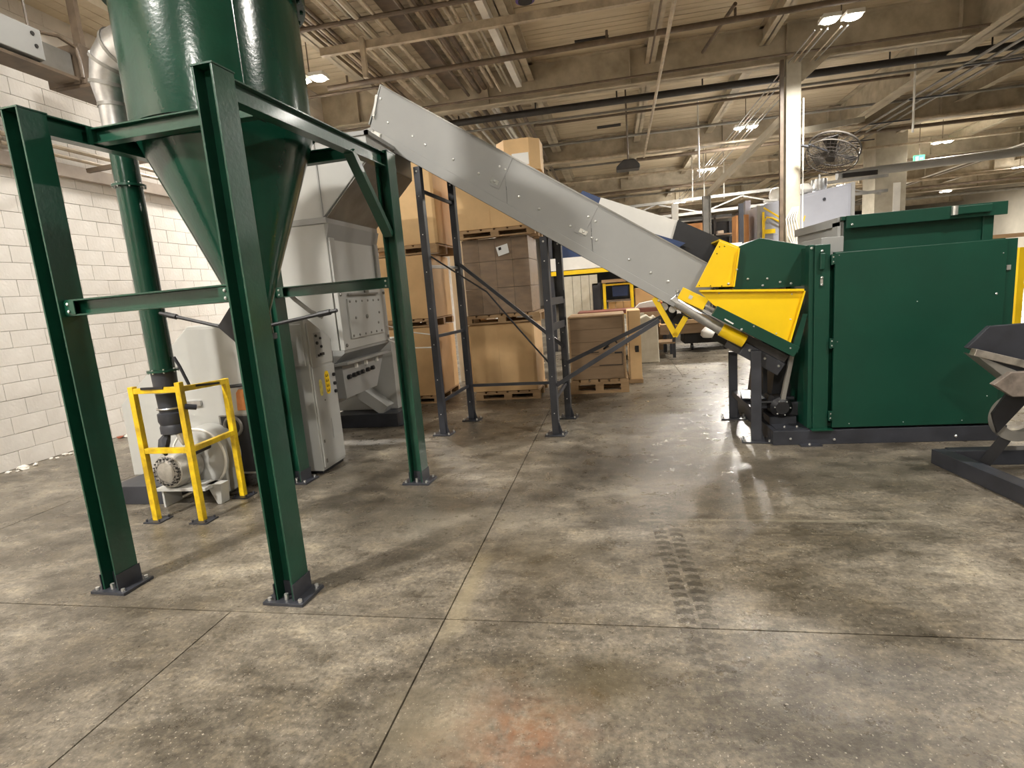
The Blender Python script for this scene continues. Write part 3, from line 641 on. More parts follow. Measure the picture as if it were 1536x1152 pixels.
MB().beam((-1.95,.70,.455),(-.735,.80,.455),.03,.035).obj('long_rail',DARK,tr,bev=.002)
MB().beam((-.66,.03,.56),(.44,.05,1.20),.035,.045).obj('strut',DARK,tr,bev=.002)
MB().beam((-.70,.78,.70),(.44,.70,1.20),.035,.045).obj('strut',DARK,tr,bev=.002)
m=MB(); m.path([(-2.02,.03,2.06),(-1.80,.2,1.86),(-1.45,.2,1.62),(-1.1,.15,1.20),(-.74,.06,.80)],.010,6); m.obj('hanging_cable',BLACK,tr)
ft=thing('tail_stand','short charcoal two-legged stand under the low end of the conveyor beside the green cabinet','stand',(0,5.78,0),math.atan(-.14))
for s,n in ((1.32,-.14),(1.17,.78)):
    o=MB().box(s-.045,s+.045,n-.035,n+.035,.014,.88-(.0 if n<0 else .12)).obj('leg',DARK,ft,bev=.003); foot(o,s,n,.13)
MB().beam((1.30,-.10,.30),(1.18,.74,.30),.06,.06).obj('cross_bar',DARK,ft,bev=.003)
MB().box(1.22,1.62,.10,.55,.36,.37).obj('shelf_plate',DARK,ft)

# ================================================================ GREEN SHREDDER CABINET
sh=thing('shredder_cabinet','large dark green enclosed shredder on a charcoal base frame with two tall flat doors','shredder',(0,5.3,0))
m=MB(); m.box(1.40,3.29,0,.10,.0,.135); o=m.obj('base_rail',DARK,sh,bev=.004)
MB().box(1.40,3.29,1.5,1.6,0,.135).obj('base_rail',DARK,sh,bev=.004); MB().box(1.40,1.50,.10,1.5,0,.134).obj('base_rail',DARK,sh); MB().box(3.19,3.29,.10,1.5,0,.134).obj('base_rail',DARK,sh)
MB().box(1.44,1.75,.05,.6,.135,.142).obj('base_deck',DARK,sh)
m=MB(); m.box(1.62,1.80,-.07,0,0,.012); m.obj('anchor_tab',DARK,sh)
b=MB()
for x,y,z,n in ((1.70,-.04,.012,(0,0,1)),(1.55,0,.06,(0,-1,0)),(1.92,0,.045,(0,-1,0)),(2.9,0,.05,(0,-1,0)),(1.53,.12,.142,(0,0,1)),(1.64,.12,.142,(0,0,1))): b.dome((x,y,z),n,.012,.012)
b.obj('base_bolt',BOLT,sh)
MB().box(1.74,1.865,.01,.14,.145,1.795).obj('door_post',GREENM,sh,bev=.004)
MB().box(1.70,1.74,.03,.14,.15,1.80).obj('post_flange',GREENM,sh,bev=.003)
MB().box(1.72,1.90,-.04,.12,.137,.147).obj('post_foot',GREEN,sh)
m=MB(); m.box(1.90,3.20,.0,.035,.155,1.715); dr=m.obj('door',GREENM,sh,bev=.004)
m=MB(); m.box(1.90,3.20,.035,.055,1.695,1.722); m.obj('door_top_fold',GREENM,dr)
m=MB(); m.box(3.205,3.29,.03,.12,.155,1.715); m.obj('corner_post',GREENM,sh,bev=.004)
MB().box(1.865,3.24,.10,1.55,.14,1.70).obj('enclosure_body',GREEN,sh,bev=.004)
for z in (.27,.93,1.66):
    m=MB(); m.box(1.868,1.898,-.015,.02,z-.04,z+.04); m.tube((1.872,-.012,z-.045),(1.872,-.012,z+.045),.011,8); o=m.obj('hinge',GREENM,sh)
    b=MB(); b.dome((1.878,-.018,z+.02),(0,-1,0),.008,.006); b.dome((1.878,-.018,z-.02),(0,-1,0),.008,.006); b.obj('hinge_bolt',BOLT,o)
m=MB(); m.box(1.775,1.815,-.02,.01,1.58,1.72); m.obj('interlock_box',GREENM,sh,bev=.006)
b=MB()
for x,z in ((1.795,1.74),(1.795,1.51),(1.795,1.45),(1.71,1.77)): b.dome((x,-.0,z),(0,-1,0),.012,.010)
b.box(1.785,1.805,.0,.012,1.455,1.50)
b.obj('post_screw',BOLT,sh)
b=MB()
for x,z in ((3.14,1.27),(1.93,1.69),(1.93,.94),(2.04,.19),(2.48,.19),(2.94,.19),(3.12,.40),(2.55,1.25),(3.17,1.60)): b.dome((x,0,z),(0,-1,0),.010 if z==1.27 else .005,.006)
b.obj('door_screw',BOLT,dr)
m=MB(); m.box(3.215,3.245,.02,.03,1.46,1.50); m.obj('catch',BOLT,sh)
# upper housing
MB().box(2.08,3.26,.32,1.5,1.70,2.00).obj('upper_housing',GREENM,sh,bev=.004)
MB().box(3.18,3.262,.30,.40,1.70,1.97).obj('upper_corner_post',GREENM,sh,bev=.003)
MB().box(2.05,2.08,.32,1.5,1.70,2.00).obj('grey_end_panel',GREYC,sh,bev=.003)
m=MB(); m.box(2.04,3.33,.27,1.52,2.00,2.035); o=m.obj('roof_lid',GREENM,sh,bev=.004)
MB().box(2.075,3.33,.245,.27,1.925,2.035).obj('lid_front_lip',GREENM,o,bev=.003)
MB().box(2.02,2.04,.3,1.52,1.955,2.03).obj('lid_side_lip',GREYC,o)
MB().box(2.93,3.20,.215,.245,1.955,2.025).obj('lid_handle_plate',GREENM,o,bev=.008)
m=MB(); m.tube((2.92,.23,1.955),(2.92,.23,2.03),.025,10); m.dome((2.12,.245,1.955),(0,-1,0),.012,.01); m.obj('lid_latch',BOLT,o)
MB().box(2.02,2.048,.30,.42,1.72,1.99).obj('corner_angle',GREYC,sh)
MB().box(1.86,2.045,.22,.75,1.70,1.86).obj('side_bracket_plate',GREYC,sh,bev=.003)
# infeed hood at the left, dark interior
e=lambda s,n: (s*.9903+n*.1387, -.48+0+ s*-.1386+n*.9903+.48)
hood=[(1.11,1.455),(1.13,1.84),(1.35,1.91),(1.76,1.80),(1.76,1.445)]
MB().prism(hood,.24,.252).obj('infeed_hood',GREENM,sh,bev=.003)
MB().prism([(1.13,1.84),(1.35,1.91),(1.76,1.80),(1.76,1.78),(1.35,1.89),(1.13,1.82)],.252,1.0).obj('hood_roof',GREENM,sh)
MB().prism(hood,1.0,1.01).obj('hood_back',GREENM,sh)
b=MB()
for x,z in ((1.24,1.545),(1.41,1.535),(1.52,1.495),(1.37,1.475),(1.615,1.475),(1.135,1.64)): b.dome((x,.24,z),(0,-1,0),.012,.01)
b.obj('hood_bolt',BOLT,sh)
MB().box(1.14,1.70,.238,.242,1.446,1.462).obj('hood_hem',GREEN,sh)
# yellow upper plate and big chute plate
YP=[(.985,1.915),(1.155,1.83),(1.105,1.485),(.765,1.505)]
m=MB().prism(YP,.20,.215); yp=m.obj('yellow_transition_plate',YEL,sh,bev=.003)
MB().prism([(1.145,1.83),(1.157,1.83),(1.107,1.485),(1.095,1.485)],.16,.20).obj('plate_return',YEL,yp)
MB().prism([(.985,1.915),(1.155,1.83),(1.16,1.845),(.99,1.93)],.215,1.0).obj('yellow_top_fold',YEL,yp)
b=MB()
for x,z in ((.985,1.86),(1.03,1.86),(.962,1.80),(.80,1.52),(.9,1.51),(1.0,1.50)): b.dome((x,.199,z),(0,-1,0),.006,.003)
b.obj('plate_hole',INK,yp)
b=MB(); b.dome((1.06,.20,1.515),(0,-1,0),.013,.01); b.dome((1.128,.158,1.64),(0,-1,0),.01,.01); b.obj('plate_bolt',BOLT,yp)
CH=[(.78,1.465),(1.66,1.405),(1.535,.945),(.90,1.335)]
m=MB().prism(CH,.06,.075); ch=m.obj('yellow_chute_side',YEL,sh,bev=.003)
MB().prism([(.78,1.465),(1.66,1.405),(1.66,1.425),(.78,1.482)],.02,.10).obj('chute_top_fold',YEL,ch)
MB().prism([(1.66,1.405),(1.672,1.405),(1.547,.935),(1.535,.945)],.02,.10).obj('chute_edge_fold',YEL,ch)
b=MB()
for x,z in ((1.57,1.385),(1.56,1.16),(1.44,1.04),(.95,1.44)): b.dome((x,.06,z),(0,-1,0),.008,.006)
b.obj('chute_rivet',BOLT,ch)
m=MB(); m.beam((.90,.03,1.285),(1.60,.03,.865),.05,.10); gb=m.obj('green_cylinder_rail',GREENM,sh,bev=.003)
b=MB(); b.dome((1.13,.005,1.10),(0,-1,0),.012,.01); b.dome((1.545,.005,.905),(0,-1,0),.008,.008); b.dome((1.235,.005,1.12),(0,-1,0),.008,.008); b.obj('rail_screw',BOLT,gb)
m=MB(); m.beam((.985,.003,1.205),(1.06,.003,1.155),.003,.012); m.obj('maker_label',WHITE,gb)
MB().prism([(1.66,1.20),(1.70,1.20),(1.62,.85),(1.57,.90)],.05,.09).obj('green_edge_strip',GREENM,sh)
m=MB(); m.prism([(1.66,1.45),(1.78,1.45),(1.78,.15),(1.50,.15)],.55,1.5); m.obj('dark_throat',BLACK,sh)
MB().prism([(1.60,.80),(1.64,.82),(1.555,.36),(1.515,.36)],.20,.24).obj('slanted_flat_bar',GREYD,sh)
MB().box(1.70,1.74,.14,1.5,.15,1.78).obj('left_side_wall',GREEN,sh)
MB().box(1.46,1.50,.6,.65,.14,.95).obj('throat_post',BLACK,sh)
# gear motor on the base
gm=thing('gear_motor','small black gear motor on the charcoal base under the conveyor foot','motor',(1.55,5.62,.142))
m=MB(); m.lathe([(0,-.14),(.06,-.14),(.10,-.10),(.10,.08),(.0,.08)],c=(-.02,.0,.17),n=24,axis='y'); m.obj('motor_body',BLACK,gm,smooth=35)
m=MB(); m.box(-.02,.20,-.02,.12,.06,.20); m.box(-.22,-.12,-.02,.1,.14,.20); m.obj('gear_case',DARK,gm,bev=.01)
m=MB(); m.box(-.12,.12,-.08,.14,0,.07); m.tube((-.12,0,.23),(.12,0,.235),.02,8); m.obj('motor_mount',DARK,gm)
m=MB()
for a in range(6): m.dome((-.02+.07*math.cos(a),-.14+.0,.17+.07*math.sin(a)),(0,-1,0),.008,.008)
m.obj('cover_screw',BOLT,gm)
m=MB(); m.tube((-.20,-.08,.22),(-.10,-.08,.22),.015,8); m.tube((-.10,-.05,.25),(-.10,.1,.25),.03,10); m.obj('terminal_box',BLACK,gm)

# ================================================================ TIPPING SKIP AT THE RIGHT EDGE
sk=thing('tipping_skip','black tilting scoop on a rusty dark steel stand at the right edge of the photo','tipping skip',(0,0,0))
pr_=[(2.42,.945),(2.56,1.10),(3.2,1.12),(3.35,.98),(3.35,.60),(2.75,.60)]
MB().prism([(2.455,.955),(2.59,1.10),(3.3,1.12),(3.3,.75),(2.95,.70)],4.42,4.46).obj('scoop_back',DARK,sk,bev=.004)
MB().prism([(2.42,.93),(2.65,.72),(2.95,.60),(3.3,.60),(3.3,.68),(2.97,.68),(2.68,.80)],4.26,4.40).obj('scoop_shell',GREYD,sk,bev=.004)
m=MB(); m.beam((2.415,4.28,.945),(3.3,4.28,.66),.06,.05); m.obj('worn_lip',mat('worn_bright_steel',(.42,.39,.35),.3,metal=.7,var=.35,scale=10),sk,bev=.004)
m=MB(); m.prism([(2.45,.94),(2.80,.80),(2.75,.66)],4.29,4.33); m.obj('scoop_cheek',DARK,sk)
m=MB(); m.prism([(2.52,.72),(2.62,.80),(3.3,.80),(3.3,.62),(2.64,.63)],4.22,4.27); m.obj('hinge_bracket',mat('rusty_edge_steel',(.25,.21,.18),.5,metal=.4,var=.4,scale=8),sk,bev=.004)
# rocker ring
m=MB(); m.lathe([(.10,-.02),(.17,-.02),(.17,.02),(.10,.02),(.10,-.02)],c=(2.74,4.32,.46),n=40,axis='y'); m.obj('rocker_ring',GREYD,sk,smooth=35)
m=MB(); m.prism([(2.56,.50),(2.64,.64),(2.80,.62),(2.60,.36)],4.28,4.30); m.beam((2.70,4.36,.30),(2.62,4.42,.10),.05,.07); m.beam((3.0,4.36,.6),(3.0,4.36,.1),.06,.08,(1,0,0)); m.obj('rocker_arm',BLACK,sk)
def htube(p,q,w_,h_,nm='stand_rail'):
    p=Vector(p);q=Vector(q); d=(q-p).normalized(); u=Vector((0,0,1)); a=d.cross(u).normalized(); m=MB(); t=.012
    for sg in (1,-1):
        m.beam(p+a*sg*(w_-t)/2,q+a*sg*(w_-t)/2,t,h_); m.beam(p+u*sg*(h_-t)/2,q+u*sg*(h_-t)/2,w_-2*t,t)
    m.obj(nm,DARK,sk,bev=.002); 
htube((2.47,4.72,.06),(2.60,3.55,.06),.11,.115)
htube((2.53,4.70,.06),(3.4,4.70,.06),.11,.114)
htube((3.35,4.60,.06),(3.45,3.6,.06),.11,.113)
htube((2.66,3.95,.06),(3.35,3.95,.06),.10,.112)

# ================================================================ BOXES ON PALLETS
def pallet(x0,x1,y0,y1,z,h,label,loc_,grp='wooden pallets in the stacks'):
    p=thing('pallet',label,'pallet',(0,0,0),0,None)
    n=6; wd=(x1-x0)/n
    dh=h*.18
    for k in range(n): MB().box(x0+k*wd+.015,x0+(k+1)*wd-.015,y0,y1,z+h-dh,z+h).obj('deck_board',WOOD,p)
    for k in range(3):
        yy=y0+(y1-y0-.09)*k/2
        for j in range(3):
            xx=x0+(x1-x0-.12)*j/2; MB().box(xx,xx+.12,yy,yy+.09,z+dh,z+h-2*dh).obj('block',WOOD,p)
        MB().box(x0,x1,yy,yy+.09,z,z+dh).obj('bottom_board',WOOD,p)
        MB().box(x0,x1,yy,yy+.09,z+h-2*dh,z+h-dh).obj('stringer_board',WOOD,p)
    return p
def gaylord(name,x0,x1,y0,y1,z0,z1,label,cat='box',m_=CARD,fl=True,grp=None):
    p=thing(name,label,cat,(0,0,0))
    c=.035
    MB().prism([(x0+c,y0),(x1-c,y0),(x1,y0+c),(x1,y1-c),(x1-c,y1),(x0+c,y1),(x0,y1-c),(x0,y0+c)],z0,z1-.004,'z').obj('carton_wall',m_,p,bev=.006)
    if fl:
        MB().box(x0+.03,x1-.03,y0+.03,(y0+y1)/2-.004,z1-.004,z1+.004).obj('top_flap',m_,p)
        MB().box(x0+.03,x1-.03,(y0+y1)/2+.004,y1-.03,z1-.004,z1+.004).obj('top_flap',m_,p)
    MB().box(x0+.45*(x1-x0),x0+.45*(x1-x0)+.004,y0-.004,y0,z0+.02,z1-.02).obj('carton_joint',CARD2,p)
    return p
# column A
A=(-3.62,-2.66,7.95,9.0)
pallet(*A,0,.12,'pallet on the floor under the leftmost cardboard stack',0)
gaylord('cardboard_bin',*A,.125,1.17,'bottom cardboard bin of the leftmost stack behind the grey machine')
pallet(*A,1.18,.12,'pallet between the bottom and middle bins of the leftmost stack',0)
gaylord('cardboard_bin',*A,1.305,2.24,'middle cardboard bin of the leftmost stack')
pallet(-3.6,-2.5,7.95,8.9,2.25,.14,'pallet under the topmost bin of the leftmost stack',0)
gaylord('cardboard_bin',-3.55,-2.50,8.0,8.95,2.395,3.62,'topmost cardboard bin of the leftmost stack, beside the hopper chute',m_=CARD2)
# column B
B=(-2.17,-1.17,8.0,8.95)
pallet(-2.13,-1.13,8.0,8.95,0,.13,'pallet on the floor under the middle stack between the trestle legs',0)
gaylord('cardboard_bin',*B,.135,1.145,'bottom plain cardboard bin of the middle stack')
pallet(-2.20,-1.05,7.98,8.95,1.155,.13,'pallet between plain bin and wrapped cartons in the middle stack',0)
# wrapped cartons: 3x2 rows of brown cartons + wrap
wp=thing('wrapped_load','brown cartons in stretch wrap with white shipping label, middle of the second stack','wrapped load',(0,0,0))
x0,x1,y0,y1=-2.16,-1.16,8.03,8.93
for r,(za,zb) in enumerate(((1.29,1.67),(1.67,2.06),(2.06,2.385))):
    for k in range(4):
        a=x0+.01+(x1-x0-.02)*k/4; b=x0+.01+(x1-x0-.02)*(k+1)/4
        MB().box(a+.001,b-.001,y0+.012,y1-.01,za+.002,zb-.002).obj('carton',WRAPB,wp,bev=.004)
MB().box(x0,x1+.01,y0,y1+.01,1.285,2.388).obj('stretch_wrap',WRAP,wp)
m=MB(); m.add([(-1.60,8.0-.0,2.12),(-1.44,8.0,2.16),(-1.46,8.0,2.29),(-1.63,8.0,2.25)],[(0,1,2,3)]); m.add([(-1.60,7.998,2.12),(-1.44,7.998,2.16),(-1.46,7.998,2.29),(-1.63,7.998,2.25)],[(0,1,2,3)])
sl=MB().prism([(-1.61,2.12),(-1.45,2.16),(-1.47,2.29),(-1.64,2.25)],8.022,8.029).obj('shipping_label',PAPER,wp)
MB().prism([(-1.60,2.20),(-1.56,2.21),(-1.565,2.25),(-1.605,2.24)],8.020,8.022).obj('label_print',INK,sl)
pallet(-2.22,-1.05,7.98,8.9,2.395,.12,'pallet under the topmost bin of the middle stack',0)
gaylord('cardboard_bin',-2.20,-1.06,8.0,8.95,2.52,3.30,'topmost wide cardboard bin of the middle stack, half hidden by the conveyor',m_=CARD2)
oc=thing('octagonal_carton','octagonal carton with a white label standing highest above the conveyor','box',(-1.28,8.5,3.306))
oct_=[(-.30,-.16),(-.16,-.34),(.20,-.34),(.34,-.20),(.34,.16),(.18,.32),(-.18,.32),(-.30,.18)]
MB().prism(oct_,0,.42,'z').obj('carton_wall',CARD2,oc,bev=.004)
MB().box(-.05,.19,-.346,-.341,.06,.22).obj('white_label',PAPER,oc)
# pale cabinet between stacks
pc=thing('pale_cabinet','pale cream cabinet seen in the gap between the two tall cardboard stacks','cabinet',(-2.45,9.9,0))
MB().box(-.45,.32,0,.6,0,2.72).obj('cabinet_body',WHITE,pc,bev=.01)
m=MB().box(-.40,-.06,-.015,0,.1,2.6).obj('door',WHITE,pc); m=MB().box(-.04,.28,-.015,0,.1,2.6).obj('door',WHITE,pc)
# crate C
pallet(-.70,.17,8.2,9.1,0,.21,'pallet under the plywood crate with black arrow markings',0)
cr=thing('plywood_crate','brown plywood crate with black painted arrow marks behind the trestle struts','crate',(0,0,0))
for k in range(5):
    a=.215+.187*k; MB().box(-.67,.13,8.2,8.22,a+.002,a+.185).obj('board',PLY,cr)
MB().box(-.66,.12,8.22,9.05,.215,1.14).obj('crate_body',PLY,cr)
MB().box(-.68,.14,8.18,9.06,1.14,1.16).obj('crate_lid',WOOD,cr)
for a in (-.68,.115): MB().box(a,a+.025,8.185,8.20,.215,1.14).obj('corner_batten',WOOD,cr)
m=MB()
for (a,b) in (((-.18,.66),(-.02,.80)),((-.02,.80),(.02,.74)),((-.02,.60),(.09,.60)),((.09,.60),(.09,.42)),((.09,.42),(-.25,.42)),((-.50,.61),(-.25,.62)),((-.18,.66),(-.10,.70))):
    m.beam((a[0],8.196,a[1]),(b[0],8.196,b[1]),.004,.022 if b[0]>-.2 else .012)
m.obj('arrow_marking',INK,cr)
c2=thing('narrow_crate','narrow light plywood crate standing just right of the arrow-marked crate','crate',(0,0,0))
MB().box(.20,.40,8.95,9.7,.06,1.16).obj('crate_body',CARD2,c2,bev=.003)
MB().box(.19,.41,8.92,9.7,0,.06).obj('skid',WOOD,c2); MB().box(.20,.22,8.935,8.95,.06,1.16).obj('corner_batten',WOOD,c2)
MB().box(.30,.36,8.94,8.95,.50,.60).obj('stencil_mark',INK,c2)

# ================================================================ FAR WORK AREA
rk=thing('pallet_rack','cream pallet rack with yellow-edged beam behind the trestle legs','rack',(0,0,0))
for x in (-1.5,3.0): MB().box(x-.05,x+.05,14.0,14.1,0,3.2).obj('upright',DARK,rk)
MB().box(-1.5,3.0,13.95,14.0,2.02,2.32).obj('beam',WHITE,rk); MB().box(-1.5,3.0,13.93,14.1,1.90,2.0).obj('yellow_beam',YEL,rk)
MB().box(-1.5,3.0,14.02,15.0,2.0,2.03).obj('shelf',WHITE,rk)
bb=thing('blue_bin','navy blue bin on the rack seen between the trestle legs','bin',(-1.02,14.3,2.33-.30+.0))
MB().box(-.35,.33,0,.5,.0,.75).obj('bin_body',BLUE,bb,bev=.02); MB().box(-.37,.35,-.02,.52,.75,.79).obj('bin_rim',BLUE,bb)
yb=thing('yellow_tote','orange-yellow tote on the rack right of the blue bin','tote',(-.38,14.2,2.03)); MB().box(-.18,.28,-.1,.4,0,.33).obj('tote_body',YELW,yb,bev=.02); MB().box(-.2,.3,-.12,.42,.33,.36).obj('tote_rim',YELW,yb)
wp2=thing('textured_panel','whitewashed plank panel leaning below the cream rack beam','panel',(-.95,13.5,0)); 
for k in range(4): MB().box(-.2+k*.2,-.01+k*.2,0,.05,.0,1.85).obj('plank',CONCW,wp2)
dk=thing('dark_locker','dark grey locker between the white panel and the yellow cart','locker',(-.50,13.5,0)); MB().box(0,.22,0,.5,0,1.65).obj('locker_body',DARK,dk,bev=.01); MB().box(.02,.20,-.012,0,.05,1.6).obj('door',DARK,dk)
yc=thing('order_cart','yellow tube framed cart holding brown cartons and a blue sheet','cart',(0,0,0))
for x in (-.20,.42): 
    MB().box(x-.03,x+.03,12.9,12.96,0,1.62).obj('post',YEL,yc); MB().box(x-.03,x+.03,13.5,13.56,0,1.62).obj('post',YEL,yc)
for z in (1.58,1.22,.92): MB().box(-.17,.39,12.9,12.93,z-.02,z+.02).obj('rail',YEL if z!=1.22 else PIPED,yc)
MB().box(-.17,.39,12.96,13.5,.85,.88).obj('shelf',WOOD,yc)
MB().box(-.25,.47,12.85,13.55,1.63,1.70).obj('wood_top',WOOD,yc); MB().beam((.44,12.92,1.62),(1.10,12.92,1.20),.04,.06).obj('slanted_tube',YEL,yc)
for k in range(3): tag(MB().box(-.12+.17*k,.04+.17*k,13.0,13.45,.885,1.18).obj('carton',CARD,None,bev=.004),('left','middle','right')[k]+' brown carton of three standing on the yellow cart shelf','carton','cartons on the yellow cart')
tag(MB().box(-.02,.34,12.97,13.1,1.30,1.56).obj('blue_sheet',BLUE,None,bev=.02),'folded blue sheet hanging in the top of the yellow cart','sheet')
tag(MB().box(.50,1.10,13.2,13.8,.9,1.45).obj('brown_carton',CARD,None,bev=.006),'big brown carton stacked right of the yellow cart','carton')
tag(MB().box(.50,1.12,13.15,13.85,0,.895).obj('brown_carton',PLY,None,bev=.006),'dark brown carton on the floor right of the yellow cart','carton')
wb=thing('workbench','long red-brown steel topped workbench behind the crates','workbench',(0,0,0))
MB().box(-.75,1.25,11.6,12.4,.98,1.06).obj('bench_top',REDW,wb,bev=.005); MB().box(-.73,.60,11.58,11.6,.90,.97).obj('front_edge',CONCW,wb)
for x,y in ((-.68,11.7),(1.15,11.7),(-.68,12.3),(1.15,12.3)): MB().box(x,x+.06,y-.03,y+.03,0,.98).obj('leg',DARK,wb)
MB().box(-.7,1.2,11.65,12.35,.3,.33).obj('lower_shelf',PLY,wb)
tag(MB().prism([(.42,1.065),(.90,1.065),(.95,1.12),(.78,1.20),(.52,1.16)],11.7,11.95).obj('foam_wedge',WHITE,None,bev=.01),'white foam wedge lying on the red-brown workbench','foam')
tag(MB().box(.50,1.0,12.0,12.3,1.065,1.14).obj('red_tray',mat('red_tray',(.35,.03,.02),.5),None,bev=.01),'red tray on the red-brown workbench behind the foam wedge','tray')
bl=thing('concrete_bollard','squat whitewashed concrete block with chipped edges right of the narrow crate','concrete block',(.52,11.1,0))
MB().prism([(-.06,0),(.32,0),(.30,.85),(.24,.93),(.18,.88),(.10,.95),(-.06,.88)],0,.4).obj('block_body',CONCW,bl,bev=.02); MB().prism([(-.10,.2),(-.06,.15),(-.06,.75),(-.09,.78)],.02,.35).obj('wood_wedge',WOOD,bl)
tb=thing('low_table','low wooden work table on a dark frame under the conveyor tail','table',(0,0,0))
for k in range(5): MB().box(1.0+.34*k,1.335+.34*k,12.6,13.6,.55,.62).obj('plank',CARD,tb)
MB().box(.98,2.72,12.58,12.6,.40,.62).obj('apron',PLY,tb); MB().box(1.5,2.5,12.7,13.4,.16,.40).obj('frame_box',INK,tb,bev=.02)
for x in (1.05,2.62): MB().box(x,x+.07,12.65,12.72,0,.55).obj('leg',DARK,tb); MB().box(x,x+.07,13.5,13.57,0,.55).obj('leg',DARK,tb)
for x in (1.65,2.35): MB().tube((x,12.8,.08),(x+.05,12.8,.08),.08,12).obj('caster',BLACK,tb)
m=MB(); m.lathe([(0,0),(.12,.0),(.17,.06),(.15,.15),(.08,.22),(.0,.24)],c=(1.98,12.45,.30),n=14); o=tag(m.obj('white_bag',WHITE,None,smooth=60),'crumpled white bag hanging at the low wooden table','bag')
tag(MB().box(1.18,1.46,12.3,12.5,.621,.66).obj('yellow_board',YEL,None),'small yellow board on the left end of the low table','board')
tag(MB().box(1.5,2.6,12.5,12.62,.622,.70).obj('wood_offcut',WOOD,None,bev=.004),'pale wood offcut lying along the low table front','offcut')
# dark shelving further back
dsv=thing('dark_shelving','tall dark storage shelving far back behind the conveyor skirt','shelving',(0,0,0))
for x in (1.6,2.9,3.5): MB().box(x,x+.06,17.0,17.06,0,3.3).obj('upright',PIPEK,dsv); MB().box(x,x+.06,18,18.06,0,3.3).obj('upright',PIPEK,dsv)
MB().box(1.2,3.6,18.06,18.1,0,3.4).obj('back_sheet',DARKW,dsv)
for z in (2.3,2.75,3.2): MB().box(1.6,3.56,17,18.06,z-.02,z+.02).obj('shelf',GREYD,dsv)
MB().box(1.6,3.7,16.85,16.95,2.15,2.40).obj('cream_beam',WHITE,dsv)
tag(MB().box(2.15,2.62,16.96,17.5,2.77,3.12).obj('shelf_carton',CARDO,None,bev=.01),'brown carton on the dark shelving left of the grey post','carton')
tag(MB().box(3.0,3.18,17.05,17.4,2.77,2.86).obj('white_bundle',WHITE,None,bev=.02),'small white bundle on the dark shelving','bundle')
oc2=thing('orange_carton','tall orange-brown carton standing above the yellow chute plate','carton',(0,0,0)); MB().prism([(3.27,15.9),(3.45,15.85),(3.60,15.95),(3.60,16.4),(3.27,16.4)],0,3.12,'z').obj('carton_wall',CARDO,oc2); MB().box(3.45,3.46,15.84,15.86,.05,3.1).obj('carton_joint',CARD,oc2)
tag(MB().box(3.66,3.80,16.6,16.8,0,3.55).obj('pale_partition',BLUEGREY,None),'narrow pale partition standing between orange carton and grey enclosure','partition')
# grey blue enclosure with yellow rails
ge=thing('grey_enclosure','big blue-grey machine enclosure with yellow handrails behind the green shredder','machine enclosure',(0,0,0))
MB().prism([(3.75,0),(5.98,0),(5.98,3.62),(3.75,3.28)],15.6,17.2).obj('enclosure_body',BLUEGREY,ge,bev=.01)
MB().prism([(3.80,2.50),(5.85,2.62),(5.85,3.52),(3.80,3.22)],15.585,15.60).obj('front_panel',BLUEGREY,ge,bev=.004)
MB().box(5.92,6.0,15.56,15.6,0,3.62).obj('corner_angle',GREYC,ge); MB().box(3.72,3.80,15.56,15.6,0,3.28).obj('corner_angle',GREYC,ge)
MB().tube((5.3,15.58,3.28),(5.3,15.55,3.28),.035,10).obj('knob',DARK,ge)
m=MB(); m.path([(3.85,15.45,3.20),(4.4,15.45,2.80),(4.62,15.45,2.72)],.022,6); m.path([(3.85,15.45,2.4),(3.86,15.45,2.85),(3.92,15.45,2.96),(4.05,15.45,2.93),(4.55,15.45,2.62),(4.65,15.45,2.68)],.022,6); m.path([(3.84,15.45,2.2),(3.84,15.45,3.1)],.03,6); m.box(3.86,4.12,15.43,15.47,2.55,2.66); m.obj('yellow_handrail',YEL,ge)
m=MB(); m.path([(4.82,15.57,2.78),(4.86,15.57,2.92)],.015,5); m.path([(4.28,15.57,3.0),(4.32,15.57,3.12)],.015,5); m.obj('yellow_tag',YEL,ge)
m=MB(); m.lathe([(0,0),(.14,.02),(.2,.16),(.15,.32),(.05,.36),(0,.36)],c=(4.30,16.0,3.37),n=12); tag(m.obj('plastic_bag',WHITE,None,smooth=60),'white plastic bag on top of the grey enclosure left of the column','bag')
tag(MB().box(3.95,4.25,15.7,15.9,3.36,3.42).obj('foam_block',WHITE,None,bev=.01),'low white foam block on the left of the enclosure roof','foam')
m=MB(); m.lathe([(0,0),(.16,.0),(.18,.1),(.18,.28),(.0,.30)],c=(5.32,16.0,3.54),n=16); m.tube((5.32,16,3.83),(5.32,16,3.95),.02,6); tag(m.obj('silver_canister',STEEL,None,smooth=40),'silver canister on top of the grey enclosure','canister')
m=MB(); m.lathe([(0,0),(.18,.02),(.22,.1),(.12,.24),(0,.26)],c=(4.92,15.9,3.49),n=12); tag(m.obj('white_sack',WHITE,None,smooth=60),'slumped white sack on the enclosure roof right of the column','sack')
